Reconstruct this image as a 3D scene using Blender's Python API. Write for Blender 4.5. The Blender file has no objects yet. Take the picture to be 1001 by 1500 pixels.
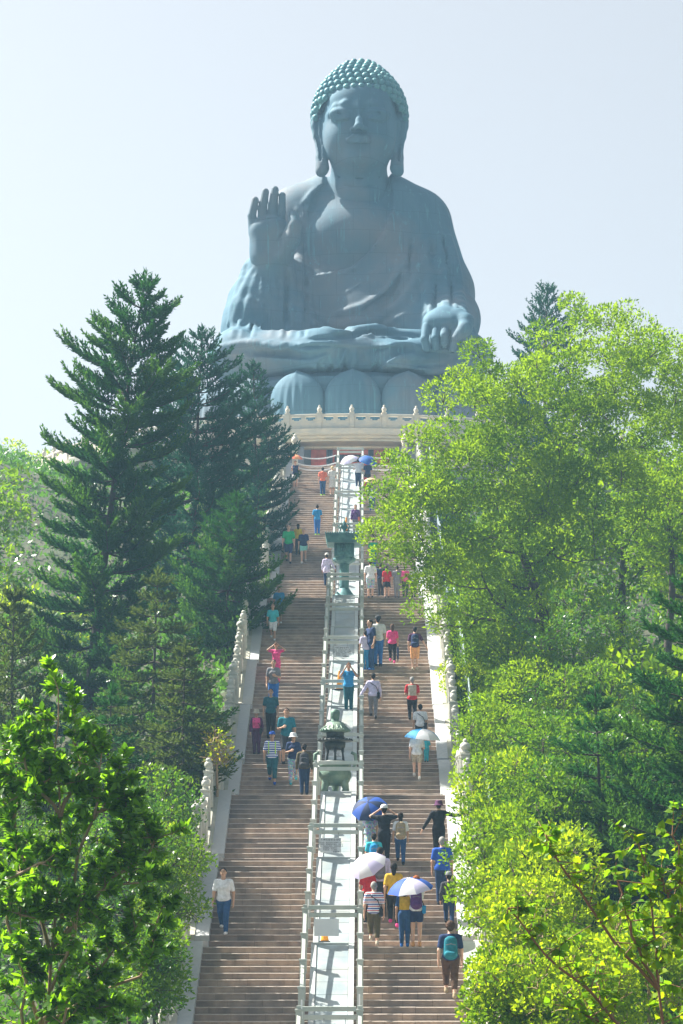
import bpy, math, random
import numpy as np
from mathutils import Vector, Matrix
R = math.radians
rng = np.random.default_rng(7)
random.seed(7)
scene = bpy.context.scene
COL = scene.collection
# ---------------------------------------------------------------- camera, sky, sun, exposure
F, CX0, CY0, CAMX = 3500.0, 534.0, 1390.0, 0.77      # focal length in photo pixels, vanishing point, camera x
cam_d = bpy.data.cameras.new('camera'); cam = bpy.data.objects.new('camera', cam_d); COL.objects.link(cam)
cam.location = (CAMX, 0, 0); cam.rotation_euler = (R(90), 0, 0)
cam_d.sensor_fit = 'VERTICAL'; cam_d.sensor_height = 36; cam_d.lens = F/1500*36
cam_d.shift_x = -(CX0-500.5)/1500; cam_d.shift_y = (CY0-750)/1500
cam_d.clip_start = 0.5; cam_d.clip_end = 6000
scene.camera = cam
SUN_DIR = Vector((-0.60, 0.27, 0.80)).normalized()    # towards the sun
world = bpy.data.worlds.new('World'); scene.world = world; world.use_nodes = True
wn = world.node_tree; bgn = wn.nodes['Background']
sky = wn.nodes.new('ShaderNodeTexSky'); sky.sky_type = 'NISHITA'; sky.sun_disc = False
sky.sun_elevation = math.asin(SUN_DIR.z); sky.sun_rotation = math.atan2(SUN_DIR.x, SUN_DIR.y)
sky.air_density = 1.0; sky.dust_density = 4.0; sky.ozone_density = 1.0; sky.altitude = 200
hsv = wn.nodes.new('ShaderNodeHueSaturation'); hsv.inputs['Saturation'].default_value = .26; wn.links.new(sky.outputs[0], hsv.inputs['Color']); wn.links.new(hsv.outputs[0], bgn.inputs[0]); bgn.inputs[1].default_value = 0.061
sun_d = bpy.data.lights.new('sun', 'SUN'); sun = bpy.data.objects.new('sun', sun_d); COL.objects.link(sun)
sun_d.energy = 5.0; sun_d.angle = R(0.55); sun_d.color = (1.0, 0.95, 0.85)
sun.rotation_euler = SUN_DIR.to_track_quat('Z', 'Y').to_euler()
vs = scene.view_settings; vs.view_transform = 'Standard'; vs.look = 'None'; vs.exposure = 1.6; vs.gamma = 1.0
vs.use_curve_mapping = False
scene.cycles.max_bounces = 6; scene.cycles.transparent_max_bounces = 6; scene.cycles.volume_bounces = 1
scene.cycles.use_denoising = True
# ---------------------------------------------------------------- helpers
def P(px, py, D):
    "a point of the place given by its bearing in the survey picture and its distance"
    return np.array([(px-CX0)*D/F+CAMX, D, (CY0-py)*D/F])
def empty(name, loc=(0,0,0), rz=0, parent=None):
    o = bpy.data.objects.new(name, None); COL.objects.link(o); o.location = loc; o.rotation_euler = (0,0,rz)
    o.empty_display_size = .2
    if parent: o.parent = parent
    return o
def tag(o, label=None, cat=None, group=None, kind=None):
    if label: o['label'] = label
    if cat: o['category'] = cat
    if group: o['group'] = group
    if kind: o['kind'] = kind
    return o
def me_np(name, V, Fc, mats=(), mi=None, smooth=False):
    "mesh from arrays; Fc an (n,3)/(n,4) array or a list of such arrays"
    V = np.asarray(V, np.float32).reshape(-1, 3)
    if not isinstance(Fc, list): Fc = [Fc]
    Fc = [np.asarray(f, np.int32) for f in Fc if len(f)]
    me = bpy.data.meshes.new(name)
    me.vertices.add(len(V)); me.vertices.foreach_set('co', V.ravel())
    li = np.concatenate([f.ravel() for f in Fc]); n = sum(len(f) for f in Fc)
    tot = np.concatenate([np.full(len(f), f.shape[1], np.int32) for f in Fc])
    st = np.concatenate([[0], np.cumsum(tot)[:-1]]).astype(np.int32)
    me.loops.add(len(li)); me.loops.foreach_set('vertex_index', li)
    me.polygons.add(n); me.polygons.foreach_set('loop_start', st)
    if mi is not None: me.polygons.foreach_set('material_index', np.asarray(mi, np.int32))
    me.polygons.foreach_set('use_smooth', np.full(n, bool(smooth)))
    for m in (mats if isinstance(mats, (list, tuple)) else [mats]): me.materials.append(m)
    me.update(calc_edges=True); me.validate()
    return me
def ob(name, me, parent=None, loc=None, rot=None, scl=None):
    o = bpy.data.objects.new(name, me); COL.objects.link(o)
    if parent: o.parent = parent
    if loc is not None: o.location = loc
    if rot is not None: o.rotation_euler = rot
    if scl is not None: o.scale = scl
    return o
def copy_tree(o, parent=None):
    c = o.copy(); COL.objects.link(c)
    if parent: c.parent = parent
    for ch in list(o.children): copy_tree(ch, c)
    return c
class MB:
    "collects primitives into one mesh"
    def __init__(s): s.V = []; s.Q = []; s.T = []; s.n = 0; s.qm = []; s.tm = []; s.m = 0
    def add(s, V, Q=(), T=()):
        V = np.asarray(V, float).reshape(-1, 3)
        s.V.append(V)
        if len(Q): s.Q.append(np.asarray(Q, int)+s.n); s.qm += [s.m]*len(Q)
        if len(T): s.T.append(np.asarray(T, int)+s.n); s.tm += [s.m]*len(T)
        s.n += len(V); return s
    def box(s, x0, x1, y0, y1, z0, z1, shear=0.0):
        "shear: dz per dy"
        V = [(x, y, z+shear*(y-y0)) for x in (x0, x1) for y in (y0, y1) for z in (z0, z1)]
        return s.add(V, [(0,1,3,2),(4,6,7,5),(0,4,5,1),(2,3,7,6),(0,2,6,4),(1,5,7,3)])
    def bbox(s, x0, x1, y0, y1, z0, z1, b=.01):
        "box with chamfered edges"
        V = []
        for z, i in ((z0, b), (z0+b, 0), (z1-b, 0), (z1, b)):
            V += [(x0+i+b*0, y0+i, z), (x1-i, y0+i, z), (x1-i, y1-i, z), (x0+i, y1-i, z)]
        Q = [(3,2,1,0), (12,13,14,15)]
        for k in range(3):
            for j in range(4):
                a = k*4+j; c = k*4+(j+1) % 4; Q.append((a, c, c+4, a+4))
        return s.add(V, Q)
    def lathe(s, prof, n=12, c=(0,0,0), sx=1, sy=1, cap=True):
        prof = np.asarray(prof, float); m = len(prof)
        a = np.arange(n)*2*math.pi/n
        V = np.stack([np.outer(prof[:,0], np.cos(a))*sx+c[0], np.outer(prof[:,0], np.sin(a))*sy+c[1], np.repeat(prof[:,1:2], n, 1)+c[2]], -1).reshape(-1,3)
        Q = [(i*n+j, i*n+(j+1)%n, (i+1)*n+(j+1)%n, (i+1)*n+j) for i in range(m-1) for j in range(n)]
        s.add(V, Q)
        if cap:
            s.V.append(np.array([[c[0],c[1],prof[0,1]+c[2]], [c[0],c[1],prof[-1,1]+c[2]]])); b = s.n; s.n += 2; o = b-m*n
            s.T.append(np.array([(b, o+(j+1)%n, o+j) for j in range(n)]+[(b+1, o+(m-1)*n+j, o+(m-1)*n+(j+1)%n) for j in range(n)])); s.tm += [s.m]*2*n
        return s
    def tube(s, pts, r, n=8, cap=True):
        pts = np.asarray(pts, float); m = len(pts)
        rr = np.full(m, r) if np.isscalar(r) else np.asarray(r, float)
        tg = np.gradient(pts, axis=0); tg /= np.linalg.norm(tg, axis=1)[:,None]+1e-9
        up = np.array([0,0,1.]) if abs(tg[0][2]) < .9 else np.array([1.,0,0])
        a = np.arange(n)*2*math.pi/n; V = []
        for i in range(m):
            u = np.cross(up, tg[i]); u /= np.linalg.norm(u)+1e-9; w = np.cross(tg[i], u); up = w if abs(np.dot(w, w)) > .5 else up
            V.append(pts[i]+rr[i]*(np.outer(np.cos(a), u)+np.outer(np.sin(a), w)))
        V = np.concatenate(V)
        Q = [(i*n+j, i*n+(j+1)%n, (i+1)*n+(j+1)%n, (i+1)*n+j) for i in range(m-1) for j in range(n)]
        s.add(V, Q)
        if cap and n <= 8:
            b = s.n-m*n
            for j in range(1, n-1):
                s.T.append(np.array([(b, b+j+1, b+j), (b+(m-1)*n, b+(m-1)*n+j, b+(m-1)*n+j+1)])); s.tm += [s.m]*2
        return s
    def poly(s, out, y0, y1):
        "extrude an outline (x,z) convex fan along y"
        n = len(out); V = [(x, y0, z) for x, z in out]+[(x, y1, z) for x, z in out]
        Q = [(i, (i+1)%n, n+(i+1)%n, n+i) for i in range(n)]
        T = [(0, i+1, i) for i in range(1, n-1)]+[(n, n+i, n+i+1) for i in range(1, n-1)]
        return s.add(V, Q, T)
    def mesh(s, name, mats, smooth=False):
        Fl = []; mi = []
        if s.Q: Fl.append(np.concatenate(s.Q)); mi += s.qm
        if s.T: Fl.append(np.concatenate(s.T)); mi += s.tm
        return me_np(name, np.concatenate(s.V), Fl, mats, mi, smooth)
    def build(s, name, mats, parent=None, smooth=False, **k): return ob(name, s.mesh(name, mats, smooth), parent, **k)
# ---------------------------------------------------------------- materials
def nmix(nt, fac, a, b):
    m = nt.nodes.new('ShaderNodeMix'); m.data_type = 'RGBA'
    for i, v in ((0, fac), (6, a), (7, b)):
        if isinstance(v, bpy.types.NodeSocket): nt.links.new(v, m.inputs[i])
        elif i == 0: m.inputs[0].default_value = v
        else: m.inputs[i].default_value = (*v, 1)
    return m.outputs[2]
def noise(nt, scale, detail=4, rough=.6, coord='Position', stretch=(1,1,1), lo=.35, hi=.65):
    if coord == 'Position': c = nt.nodes.new('ShaderNodeNewGeometry').outputs['Position']
    else: c = nt.nodes.new('ShaderNodeTexCoord').outputs['Object']
    mp = nt.nodes.new('ShaderNodeMapping'); mp.inputs['Scale'].default_value = stretch; nt.links.new(c, mp.inputs[0])
    n = nt.nodes.new('ShaderNodeTexNoise'); n.inputs['Scale'].default_value = scale; n.inputs['Detail'].default_value = detail
    n.inputs['Roughness'].default_value = rough; nt.links.new(mp.outputs[0], n.inputs['Vector'])
    r = nt.nodes.new('ShaderNodeMapRange'); r.inputs[1].default_value = lo; r.inputs[2].default_value = hi
    nt.links.new(n.outputs[0], r.inputs[0])
    return r.outputs[0]
def mat(name, col, rough=.7, col2=None, scale=3, stretch=(1,1,1), col3=None, scale3=.6, metal=0, bump=0, bscale=30, trans=0, tcol=None, coord='Position', spec=None, lo=.35, hi=.65, objrand=0):
    m = bpy.data.materials.new(name); m.use_nodes = True; nt = m.node_tree; b = nt.nodes['Principled BSDF']
    b.inputs['Base Color'].default_value = (*col, 1); b.inputs['Roughness'].default_value = rough; b.inputs['Metallic'].default_value = metal
    if spec is not None: b.inputs['Specular IOR Level'].default_value = spec
    c = None
    if col2 is not None: c = nmix(nt, noise(nt, scale, coord=coord, stretch=stretch, lo=lo, hi=hi), col, col2)
    if col3 is not None: c = nmix(nt, noise(nt, scale3, coord=coord, lo=.45, hi=.7), c if c is not None else col, col3)
    if objrand:
        oi = nt.nodes.new('ShaderNodeObjectInfo'); h = nt.nodes.new('ShaderNodeHueSaturation')
        mr = nt.nodes.new('ShaderNodeMapRange'); mr.inputs[3].default_value = 1-objrand; mr.inputs[4].default_value = 1+objrand
        wnz = nt.nodes.new('ShaderNodeTexWhiteNoise'); nt.links.new(oi.outputs['Location'], wnz.inputs['Vector']); nt.links.new(wnz.outputs[0], mr.inputs[0]); nt.links.new(mr.outputs[0], h.inputs['Value'])
        if c is not None: nt.links.new(c, h.inputs['Color'])
        else: h.inputs['Color'].default_value = (*col, 1)
        c = h.outputs[0]
    if c is not None: nt.links.new(c, b.inputs['Base Color'])
    if bump:
        bn = nt.nodes.new('ShaderNodeBump'); bn.inputs['Strength'].default_value = bump; bn.inputs['Distance'].default_value = .02
        nt.links.new(noise(nt, bscale, coord=coord, lo=0, hi=1), bn.inputs['Height']); nt.links.new(bn.outputs[0], b.inputs['Normal'])
    if trans:
        t = nt.nodes.new('ShaderNodeBsdfTranslucent'); mx = nt.nodes.new('ShaderNodeMixShader'); mx.inputs[0].default_value = trans
        if tcol is not None and c is not None:
            tc = nmix(nt, .75, c, tcol); nt.links.new(tc, t.inputs[0])
        else: t.inputs[0].default_value = (*(tcol or col), 1)
        out = nt.nodes['Material Output']
        nt.links.new(b.outputs[0], mx.inputs[1]); nt.links.new(t.outputs[0], mx.inputs[2]); nt.links.new(mx.outputs[0], out.inputs[0])
    return m
# ---------------------------------------------------------------- signed-distance sculpting
class Grid:
    def __init__(s, lo, hi, h):
        s.lo = np.array(lo, float); s.h = h; s.n = np.ceil((np.array(hi, float)-s.lo)/h).astype(int)+1
        s.f = np.full(s.n, 9.0, np.float32)
    def win(s, a, b):
        i0 = np.clip(np.floor((a-s.lo)/s.h).astype(int), 0, s.n); i1 = np.clip(np.ceil((b-s.lo)/s.h).astype(int)+1, 0, s.n)
        if (i1 <= i0).any(): return None, None
        sl = tuple(slice(p, q) for p, q in zip(i0, i1))
        g = [(s.lo[k]+s.h*np.arange(i0[k], i1[k])).astype(np.float32) for k in range(3)]
        return sl, (g[0][:,None,None], g[1][None,:,None], g[2][None,None,:])
    def comb(s, sl, d, k, sub=False):
        a = s.f[sl]
        if sub:
            d = -d
            if k > 0: hh = np.maximum(k-np.abs(a-d), 0)/k; s.f[sl] = np.maximum(a, d)+hh*hh*k*.25
            else: s.f[sl] = np.maximum(a, d)
        else:
            if k > 0: hh = np.maximum(k-np.abs(a-d), 0)/k; s.f[sl] = np.minimum(a, d)-hh*hh*k*.25
            else: s.f[sl] = np.minimum(a, d)
    def rc(s, a, b, ra, rb=None, k=.05, sub=False, flat=None, off=0):
        "tapered capsule; flat=(sx,sy,sz) squeezes it about its own start"
        rb = ra if rb is None else rb; a = np.array(a, float); b = np.array(b, float); m = max(ra, rb)+off
        sc = np.array(flat if flat is not None else (1,1,1), float)
        pad = m*np.maximum(sc, 1)+k+2*s.h
        sl, g = s.win(np.minimum(a, b)-pad, np.maximum(a, b)+pad)
        if sl is None: return
        x, y, z = [(g[i]-a[i])/sc[i] for i in range(3)]; ba = (b-a)/sc; L = max(float(ba@ba), 1e-9)
        t = np.clip((x*ba[0]+y*ba[1]+z*ba[2])/L, 0, 1)
        d = np.sqrt((x-t*ba[0])**2+(y-t*ba[1])**2+(z-t*ba[2])**2)-(ra+(rb-ra)*t)
        s.comb(sl, (d*sc.min()-off).astype(np.float32), k, sub)
    def el(s, c, r, k=.05, sub=False, M=None, off=0):
        c = np.array(c, float); r = np.array(r, float)+off; pad = (max(r) if M is not None else r)+k+2*s.h
        sl, g = s.win(c-pad, c+pad)
        if sl is None: return
        x, y, z = [g[i]-c[i] for i in range(3)]
        if M is not None: M = np.array(M); x, y, z = [M[0,i]*x+M[1,i]*y+M[2,i]*z for i in range(3)]
        k0 = np.sqrt((x/r[0])**2+(y/r[1])**2+(z/r[2])**2); k1 = np.sqrt((x/r[0]**2)**2+(y/r[1]**2)**2+(z/r[2]**2)**2)+1e-6
        s.comb(sl, (k0*(k0-1)/k1).astype(np.float32), k, sub)
    def line(s, pts, r, k, sub=False, **kw):
        for i in range(len(pts)-1):
            ra, rb = (r, r) if np.isscalar(r) else (r[i], r[i+1])
            s.rc(pts[i], pts[i+1], ra, rb, k, sub, **kw)
    def xyz(s):
        return [(s.lo[k]+s.h*np.arange(s.n[k])).astype(np.float32).reshape([-1 if j == k else 1 for j in range(3)]) for k in range(3)]
    def cutz(s, z0=None, z1=None):
        z = s.xyz()[2]
        if z0 is not None: s.f = np.maximum(s.f, z0-z)
        if z1 is not None: s.f = np.maximum(s.f, z-z1)
    def nets(s):
        f = s.f; S = f < 0; n = np.array(f.shape)-1
        tot = np.zeros(n, np.int8)
        co = [(i,j,k) for i in (0,1) for j in (0,1) for k in (0,1)]
        for c in co: tot += S[c[0]:c[0]+n[0], c[1]:c[1]+n[1], c[2]:c[2]+n[2]]
        act = np.argwhere((tot > 0) & (tot < 8)); idx = np.full(n, -1, np.int64); idx[tuple(act.T)] = np.arange(len(act))
        vals = {c: f[act[:,0]+c[0], act[:,1]+c[1], act[:,2]+c[2]] for c in co}
        pos = np.zeros((len(act), 3)); cnt = np.zeros(len(act))
        for ax in range(3):
            for c in co:
                if c[ax]: continue
                d = list(c); d[ax] = 1; d = tuple(d); fa, fb = vals[c], vals[d]; x = (fa < 0) != (fb < 0)
                t = np.where(x, fa/np.where(fa == fb, 1, fa-fb), 0)
                p = np.tile(np.array(c, float), (len(act), 1)); p[:,ax] = t
                pos += p*x[:,None]; cnt += x
        V = (act+pos/cnt[:,None])*s.h+s.lo; Q = []
        for ax in range(3):
            a1, a2 = (ax+1) % 3, (ax+2) % 3
            sh = [slice(None)]*3; sh[ax] = slice(0, -1); s2 = [slice(None)]*3; s2[ax] = slice(1, None)
            A = S[tuple(sh)]; B = S[tuple(s2)]; e = np.argwhere(A != B)
            e = e[(e[:,a1] > 0) & (e[:,a2] > 0) & (e[:,a1] < n[a1]) & (e[:,a2] < n[a2])]
            if not len(e): continue
            neg = A[tuple(e.T)]; q = []
            for o1, o2 in ((-1,-1),(0,-1),(0,0),(-1,0)):
                c = e.copy(); c[:,a1] += o1; c[:,a2] += o2; q.append(idx[tuple(c.T)])
            q = np.stack(q, 1); q[~neg] = q[~neg][:, ::-1]; Q.append(q)
        Q = np.concatenate(Q); Q = Q[(Q >= 0).all(1)]
        return V, Q
# ---------------------------------------------------------------- stair survey: (y front, z top, depth)
RH, TD = 0.155, 0.30
FL = [(12,1.5),(15,2.2),(15,2.2),(14,3.9),(9,1.2),(15,1.2),(14,1.2),(12,1.2),(12,6.5),(15,1.5),(18,1.5),(18,1.5),(17,1.5),(12,.6)]
TREADS = []; FLIGHTS = []
_y = 58.3-14*TD-1.5-12*TD+.0; _z = .05-15*RH-12*RH
for n_, L_ in FL:
    f0 = (_y, _z)
    for i_ in range(n_):
        _z += RH; d_ = TD if i_ < n_-1 else L_
        TREADS.append((_y, _z, d_)); _y += d_
    FLIGHTS.append((f0[0], f0[1], TREADS[-1][0], _z, L_, n_))       # y of first riser, z below it, y of landing edge, z, landing length
Y_TOP, Z_TOP = _y, _z
PY = [0, 30, 44]+[p for f in FLIGHTS for p in (f[0], f[2])]+[Y_TOP, 200, 400]
PZ = [-11, -9, -5.4]+[p for f in FLIGHTS for p in (f[1], f[3])]+[Z_TOP, Z_TOP, 20]
def prof(y): return np.interp(y, PY, PZ)
def terrain(x, y):
    x = np.asarray(x, float); y = np.asarray(y, float); ax = np.abs(x)
    s = np.clip((ax-4.0)/3.0, 0, 1)
    h = prof(y)-.5-s*1.2-np.clip(ax-7, 0, 40)*.10*(y > -50)
    h = h+21*np.exp(-((x+42)/26)**2-((y-215)/48)**2)+7*np.exp(-((x+30)/14)**2-((y-150)/30)**2)+6*np.exp(-((x-45)/20)**2-((y-190)/50)**2)
    far = np.clip((np.hypot(x, y-120)-150)/250, 0, 1)
    h = h*(1-far)+(-11)*far
    return h+.25*np.sin(x*.7+1)*np.cos(y*.5)*(s > 0)
# ---------------------------------------------------------------- setting materials
M_ground = mat('forest_floor', (.035,.045,.018), .95, (.07,.06,.035), 1.2, col3=(.03,.055,.015), bump=.4, bscale=6)
M_step = mat('step_granite', (.44,.335,.26), .85, (.26,.205,.17), 2.5, (1,1,.6), (.17,.145,.135), .45, bump=.35, bscale=45, objrand=.14)
M_nose = mat('polished_edge_glint', (.46,.40,.34), .6, (.30,.25,.21), 6, objrand=.06)  # lighter than the step: sun glint of the polished edge put into its colour
M_joint = mat('joint_mortar', (.11,.09,.08), .9)
M_marble = mat('white_marble', (.33,.34,.33), .5, (.42,.46,.46), 1.6, col3=(.42,.46,.45), scale3=.8, bump=.08, bscale=30, objrand=.07)
M_marble2 = mat('blue_grey_marble', (.21,.26,.28), .45, (.30,.31,.29), 1.4, col3=(.36,.43,.45), scale3=.9, bump=.08, bscale=30, objrand=.10)
M_kerb = mat('balustrade_kerb_granite', (.44,.45,.45), .7, (.38,.40,.41), 9, col3=(.44,.44,.42), scale3=.7, bump=.3, bscale=60)
M_stone = mat('carved_balustrade_stone', (.50,.47,.40), .75, (.36,.35,.28), 2.2, (1,1,.5), (.27,.29,.22), .9, bump=.35, bscale=25, objrand=.08)
M_stone_b = mat('post_marble', (.62,.60,.53), .7, (.46,.46,.40), 3, col3=(.36,.38,.32), scale3=1.4, bump=.3, bscale=30, objrand=.06)
M_rail = mat('painted_rail_metal', (.50,.51,.46), .5, (.42,.45,.41), 3, col3=(.36,.41,.37), scale3=1.1, objrand=.08)
M_white = mat('white_post_strip', (.85,.86,.84), .35)
M_pipe = mat('galvanised_pipe', (.50,.60,.63), .35, metal=.5)
# ground: one sheet out to the horizon
def axis(lo, hi, c0, c1, fine):
    a = list(np.arange(c0, c1+fine, fine)); st = fine
    while a[-1] < hi: st *= 1.35; a.append(min(a[-1]+st, hi))
    st = fine
    while a[0] > lo: st *= 1.35; a.insert(0, max(a[0]-st, lo))
    return np.array(a)
gx = axis(-1490, 1490, -60, 60, 1.6); gy = axis(-600, 1990, 30, 260, 1.6)
GX, GY = np.meshgrid(gx, gy, indexing='ij'); GZ = terrain(GX, GY)
nx_, ny_ = GX.shape; ii = np.arange(nx_*ny_).reshape(nx_, ny_)
tag(ob('ground', me_np('ground', np.stack([GX, GY, GZ], -1).reshape(-1,3), np.stack([ii[:-1,:-1], ii[1:,:-1], ii[1:,1:], ii[:-1,1:]], -1).reshape(-1,4), M_ground, smooth=True)),
    'dark leaf-strewn forest floor on the hillside either side of the stairs', kind='structure')
# ---------------------------------------------------------------- the stairs
SW = 3.15
stairs = tag(empty('stone_stairway', (0, FLIGHTS[0][0], FLIGHTS[0][1])), 'long stone stairway climbing the hill in flights to the round altar', kind='structure')
S0 = np.array([0, FLIGHTS[0][0], FLIGHTS[0][1]])
def step_mesh(x0, x1, d, name):
    "riser block with a small polished chamfer on its nosing, painted with its sun glint; origin at the nosing"
    b = MB(); e = .013
    p = [(0.0, -RH-.02), (0.0, -.045), (-.012, -.04), (-.012, -e), (-.012+e, 0), (d+.03, 0), (d+.03, -RH-.02)]
    n = len(p); V = [(x0, y, z) for y, z in p]+[(x1, y, z) for y, z in p]
    b.m = 0
    for i in range(n):
        b.m = 1 if i == 3 else 0
        j = (i+1) % n; b.Q.append(np.array([(i, i+n, j+n, j)])+b.n); b.qm.append(b.m)
    b.m = 0; T = [(0, i, i+1) for i in range(1, n-1)]+[(n, n+i+1, n+i) for i in range(1, n-1)]
    b.T.append(np.array(T)+b.n); b.tm += [0]*len(T); b.V.append(np.array(V, float)); b.n += 2*n
    return b.mesh(name, [M_step, M_nose])
step_me = {}; slab_me = step_mesh(.004, .786, TD, 'slab'); NSLAB = 8
core_b = MB().box(-SW, SW, .012, TD+.03, -RH-.02, -.006).mesh('step', [M_joint])
for i, (y, z, d) in enumerate(TREADS):
    near = 12 <= i < 12+33
    if near and abs(d-TD) < .01:
        st = ob('step', core_b, stairs, (0, y-S0[1], z-S0[2]))
        cuts = [-SW]+[-SW+.7875*(k+(.5 if i % 2 else 1))+random.uniform(-.09,.09) for k in range(NSLAB-1)]+[SW]
        for a_, c_ in zip(cuts[:-1], cuts[1:]):
            s_ = ob('slab', slab_me, st, (a_, random.uniform(-.004,.004), random.uniform(-.003,.003)), scl=((c_-a_)/.7875, 1, 1))
    else:
        if d not in step_me: step_me[d] = step_mesh(-SW, SW, d, 'step')
        ob('step', step_me[d], stairs, (0, y-S0[1], z-S0[2]))
tag(MB().box(-9, 9, Y_TOP+.03, 160, Z_TOP-1.2, Z_TOP).build('plaza_paving', [mat('plaza_granite', (.42,.38,.33), .8, (.33,.30,.27), 2)]), 'pale paved plaza at the head of the stairs', kind='structure')
# ---------------------------------------------------------------- middle ramp of marble slabs
ramp = tag(empty('marble_ramp', tuple(S0)), 'narrow sloping ramp of pale marble slabs up the middle of the stairway', 'ramp')
RW = .52
def slope_box(b, x0, x1, ya, za, yb, zb, up, down):
    V = [(x0,ya,za-down),(x1,ya,za-down),(x1,yb,zb-down),(x0,yb,zb-down),(x0,ya,za+up),(x1,ya,za+up),(x1,yb,zb+up),(x0,yb,zb+up)]
    return b.add(np.array(V)-0, [(3,2,1,0),(4,5,6,7),(0,1,5,4),(1,2,6,5),(2,3,7,6),(3,0,4,7)])
for (ya, za, yb, zb, L, n) in FLIGHTS:
    ns = max(2, round(n/2)); g = .012
    a = np.array([ya-TD-.02, za+.0]); b_ = np.array([yb-.022, zb])
    for k in range(ns):
        p = a+(b_-a)*(k/ns); q = a+(b_-a)*((k+1)/ns); u = (b_-a)/np.linalg.norm(b_-a)*g
        q = q-u
        j = random.uniform(-.002, .002)
        slope_box(MB(), -RW+.14, RW-.14, p[0]-S0[1], p[1]-S0[2], q[0]-S0[1], q[1]-S0[2], .050+j, .06).build('slab', [M_marble2], ramp)
        if k % 2 == 0:
            q2 = a+(b_-a)*(min(k+2, ns)/ns)-u
            for sx in (-1, 1):
                slope_box(MB(), min(sx*RW, sx*(RW-.132)), max(sx*RW, sx*(RW-.132)), p[0]-S0[1], p[1]-S0[2], q2[0]-S0[1], q2[1]-S0[2], .085, .06).build('edge_strip', [M_marble], ramp)
    MB().bbox(-RW, RW, yb-.02-S0[1], yb+L-TD-.04-S0[1], zb-.01-S0[2], zb+.11-S0[2], .012).build('landing_slab', [M_marble], ramp)
# ---------------------------------------------------------------- the two central railings with their cross bars
RX = .67
post_me = MB().bbox(-.07, .07, -.06, .06, -.02, .90, .008).mesh('post', [M_rail])
strip_me = MB().box(-.02, .02, -.006, 0, 0, .44).mesh('white_strip', [M_white])  # flat white strip on the front face of a post
cap_me = MB().bbox(-.088, .088, -.07, .07, .90, .96, .01).mesh('cap', [M_rail])
crossbar_me = MB().bbox(-RX+.082, RX-.082, -.03, .03, -.055, .055, .008).mesh('cross_bar', [M_rail])
for side in (-1, 1):
    w = 'left' if side < 0 else 'right'
    rl = tag(empty('metal_railing', (side*RX, S0[1], S0[2])), f'grey-green post railing with white strips along the {w} edge of the marble ramp', 'railing', 'railings along the marble ramp')
    for fi, (ya, za, yb, zb, L, n) in enumerate(FLIGHTS):
        k = 0; pts = []
        for t in range(n):
            if (n-1-t) % 4 == 0: pts.append((ya+t*TD+.10, za+(t+1)*RH))
        if L > 3: pts += [(yb+L*.5, zb)]
        if L > 6: pts += [(yb+L*.25, zb), (yb+L*.75, zb)]
        pts.sort()
        for y, z in pts:
            p_ = ob('post', post_me, rl, (0, y-S0[1], z-S0[2])); p_.rotation_euler = (0, 0, random.uniform(-.03, .03))
            ob('cap', cap_me, p_); ob('white_strip', strip_me, p_, (side*-.012, -.061, .2+random.uniform(0,.15)))
        for (p, q) in zip(pts[:-1], pts[1:]):
            b = MB(); slope_box(b, -.04, .04, p[0]+.07-S0[1], p[1]-S0[2]+.80, q[0]-.07-S0[1], q[1]-S0[2]+.80, .03, .03)
            b.build('rail', [M_rail], rl)
            b = MB(); slope_box(b, -.025, .025, p[0]+.07-S0[1], p[1]-S0[2]+.33, q[0]-.07-S0[1], q[1]-S0[2]+.33, .02, .02)
            b.build('lower_rail', [M_rail], rl)
words_ = ['first', 'second', 'third', 'fourth', 'fifth', 'sixth', 'seventh', 'eighth', 'ninth', 'tenth', 'eleventh', 'twelfth', 'thirteenth', 'fourteenth']
for fi, (ya, za, yb, zb, L, n) in enumerate(FLIGHTS):
    g_ = tag(empty('cross_barrier', (0, yb+.10, zb)), f'pair of pale horizontal bars across the marble ramp, {words_[max(fi-1,0)] if fi else "lowest"} pair from the bottom', 'barrier', 'cross bars over the marble ramp')
    ob('cross_bar', crossbar_me, g_, (0, 0, .96)); ob('cross_bar', crossbar_me, g_, (0, -.02, .775))
    for sx in (-1, 1): MB().bbox(-.05, .05, -.05, .05, 0.9601, 1.03, .005).build('bracket', [M_rail], g_, loc=(sx*(RX), 0, 0))
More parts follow.
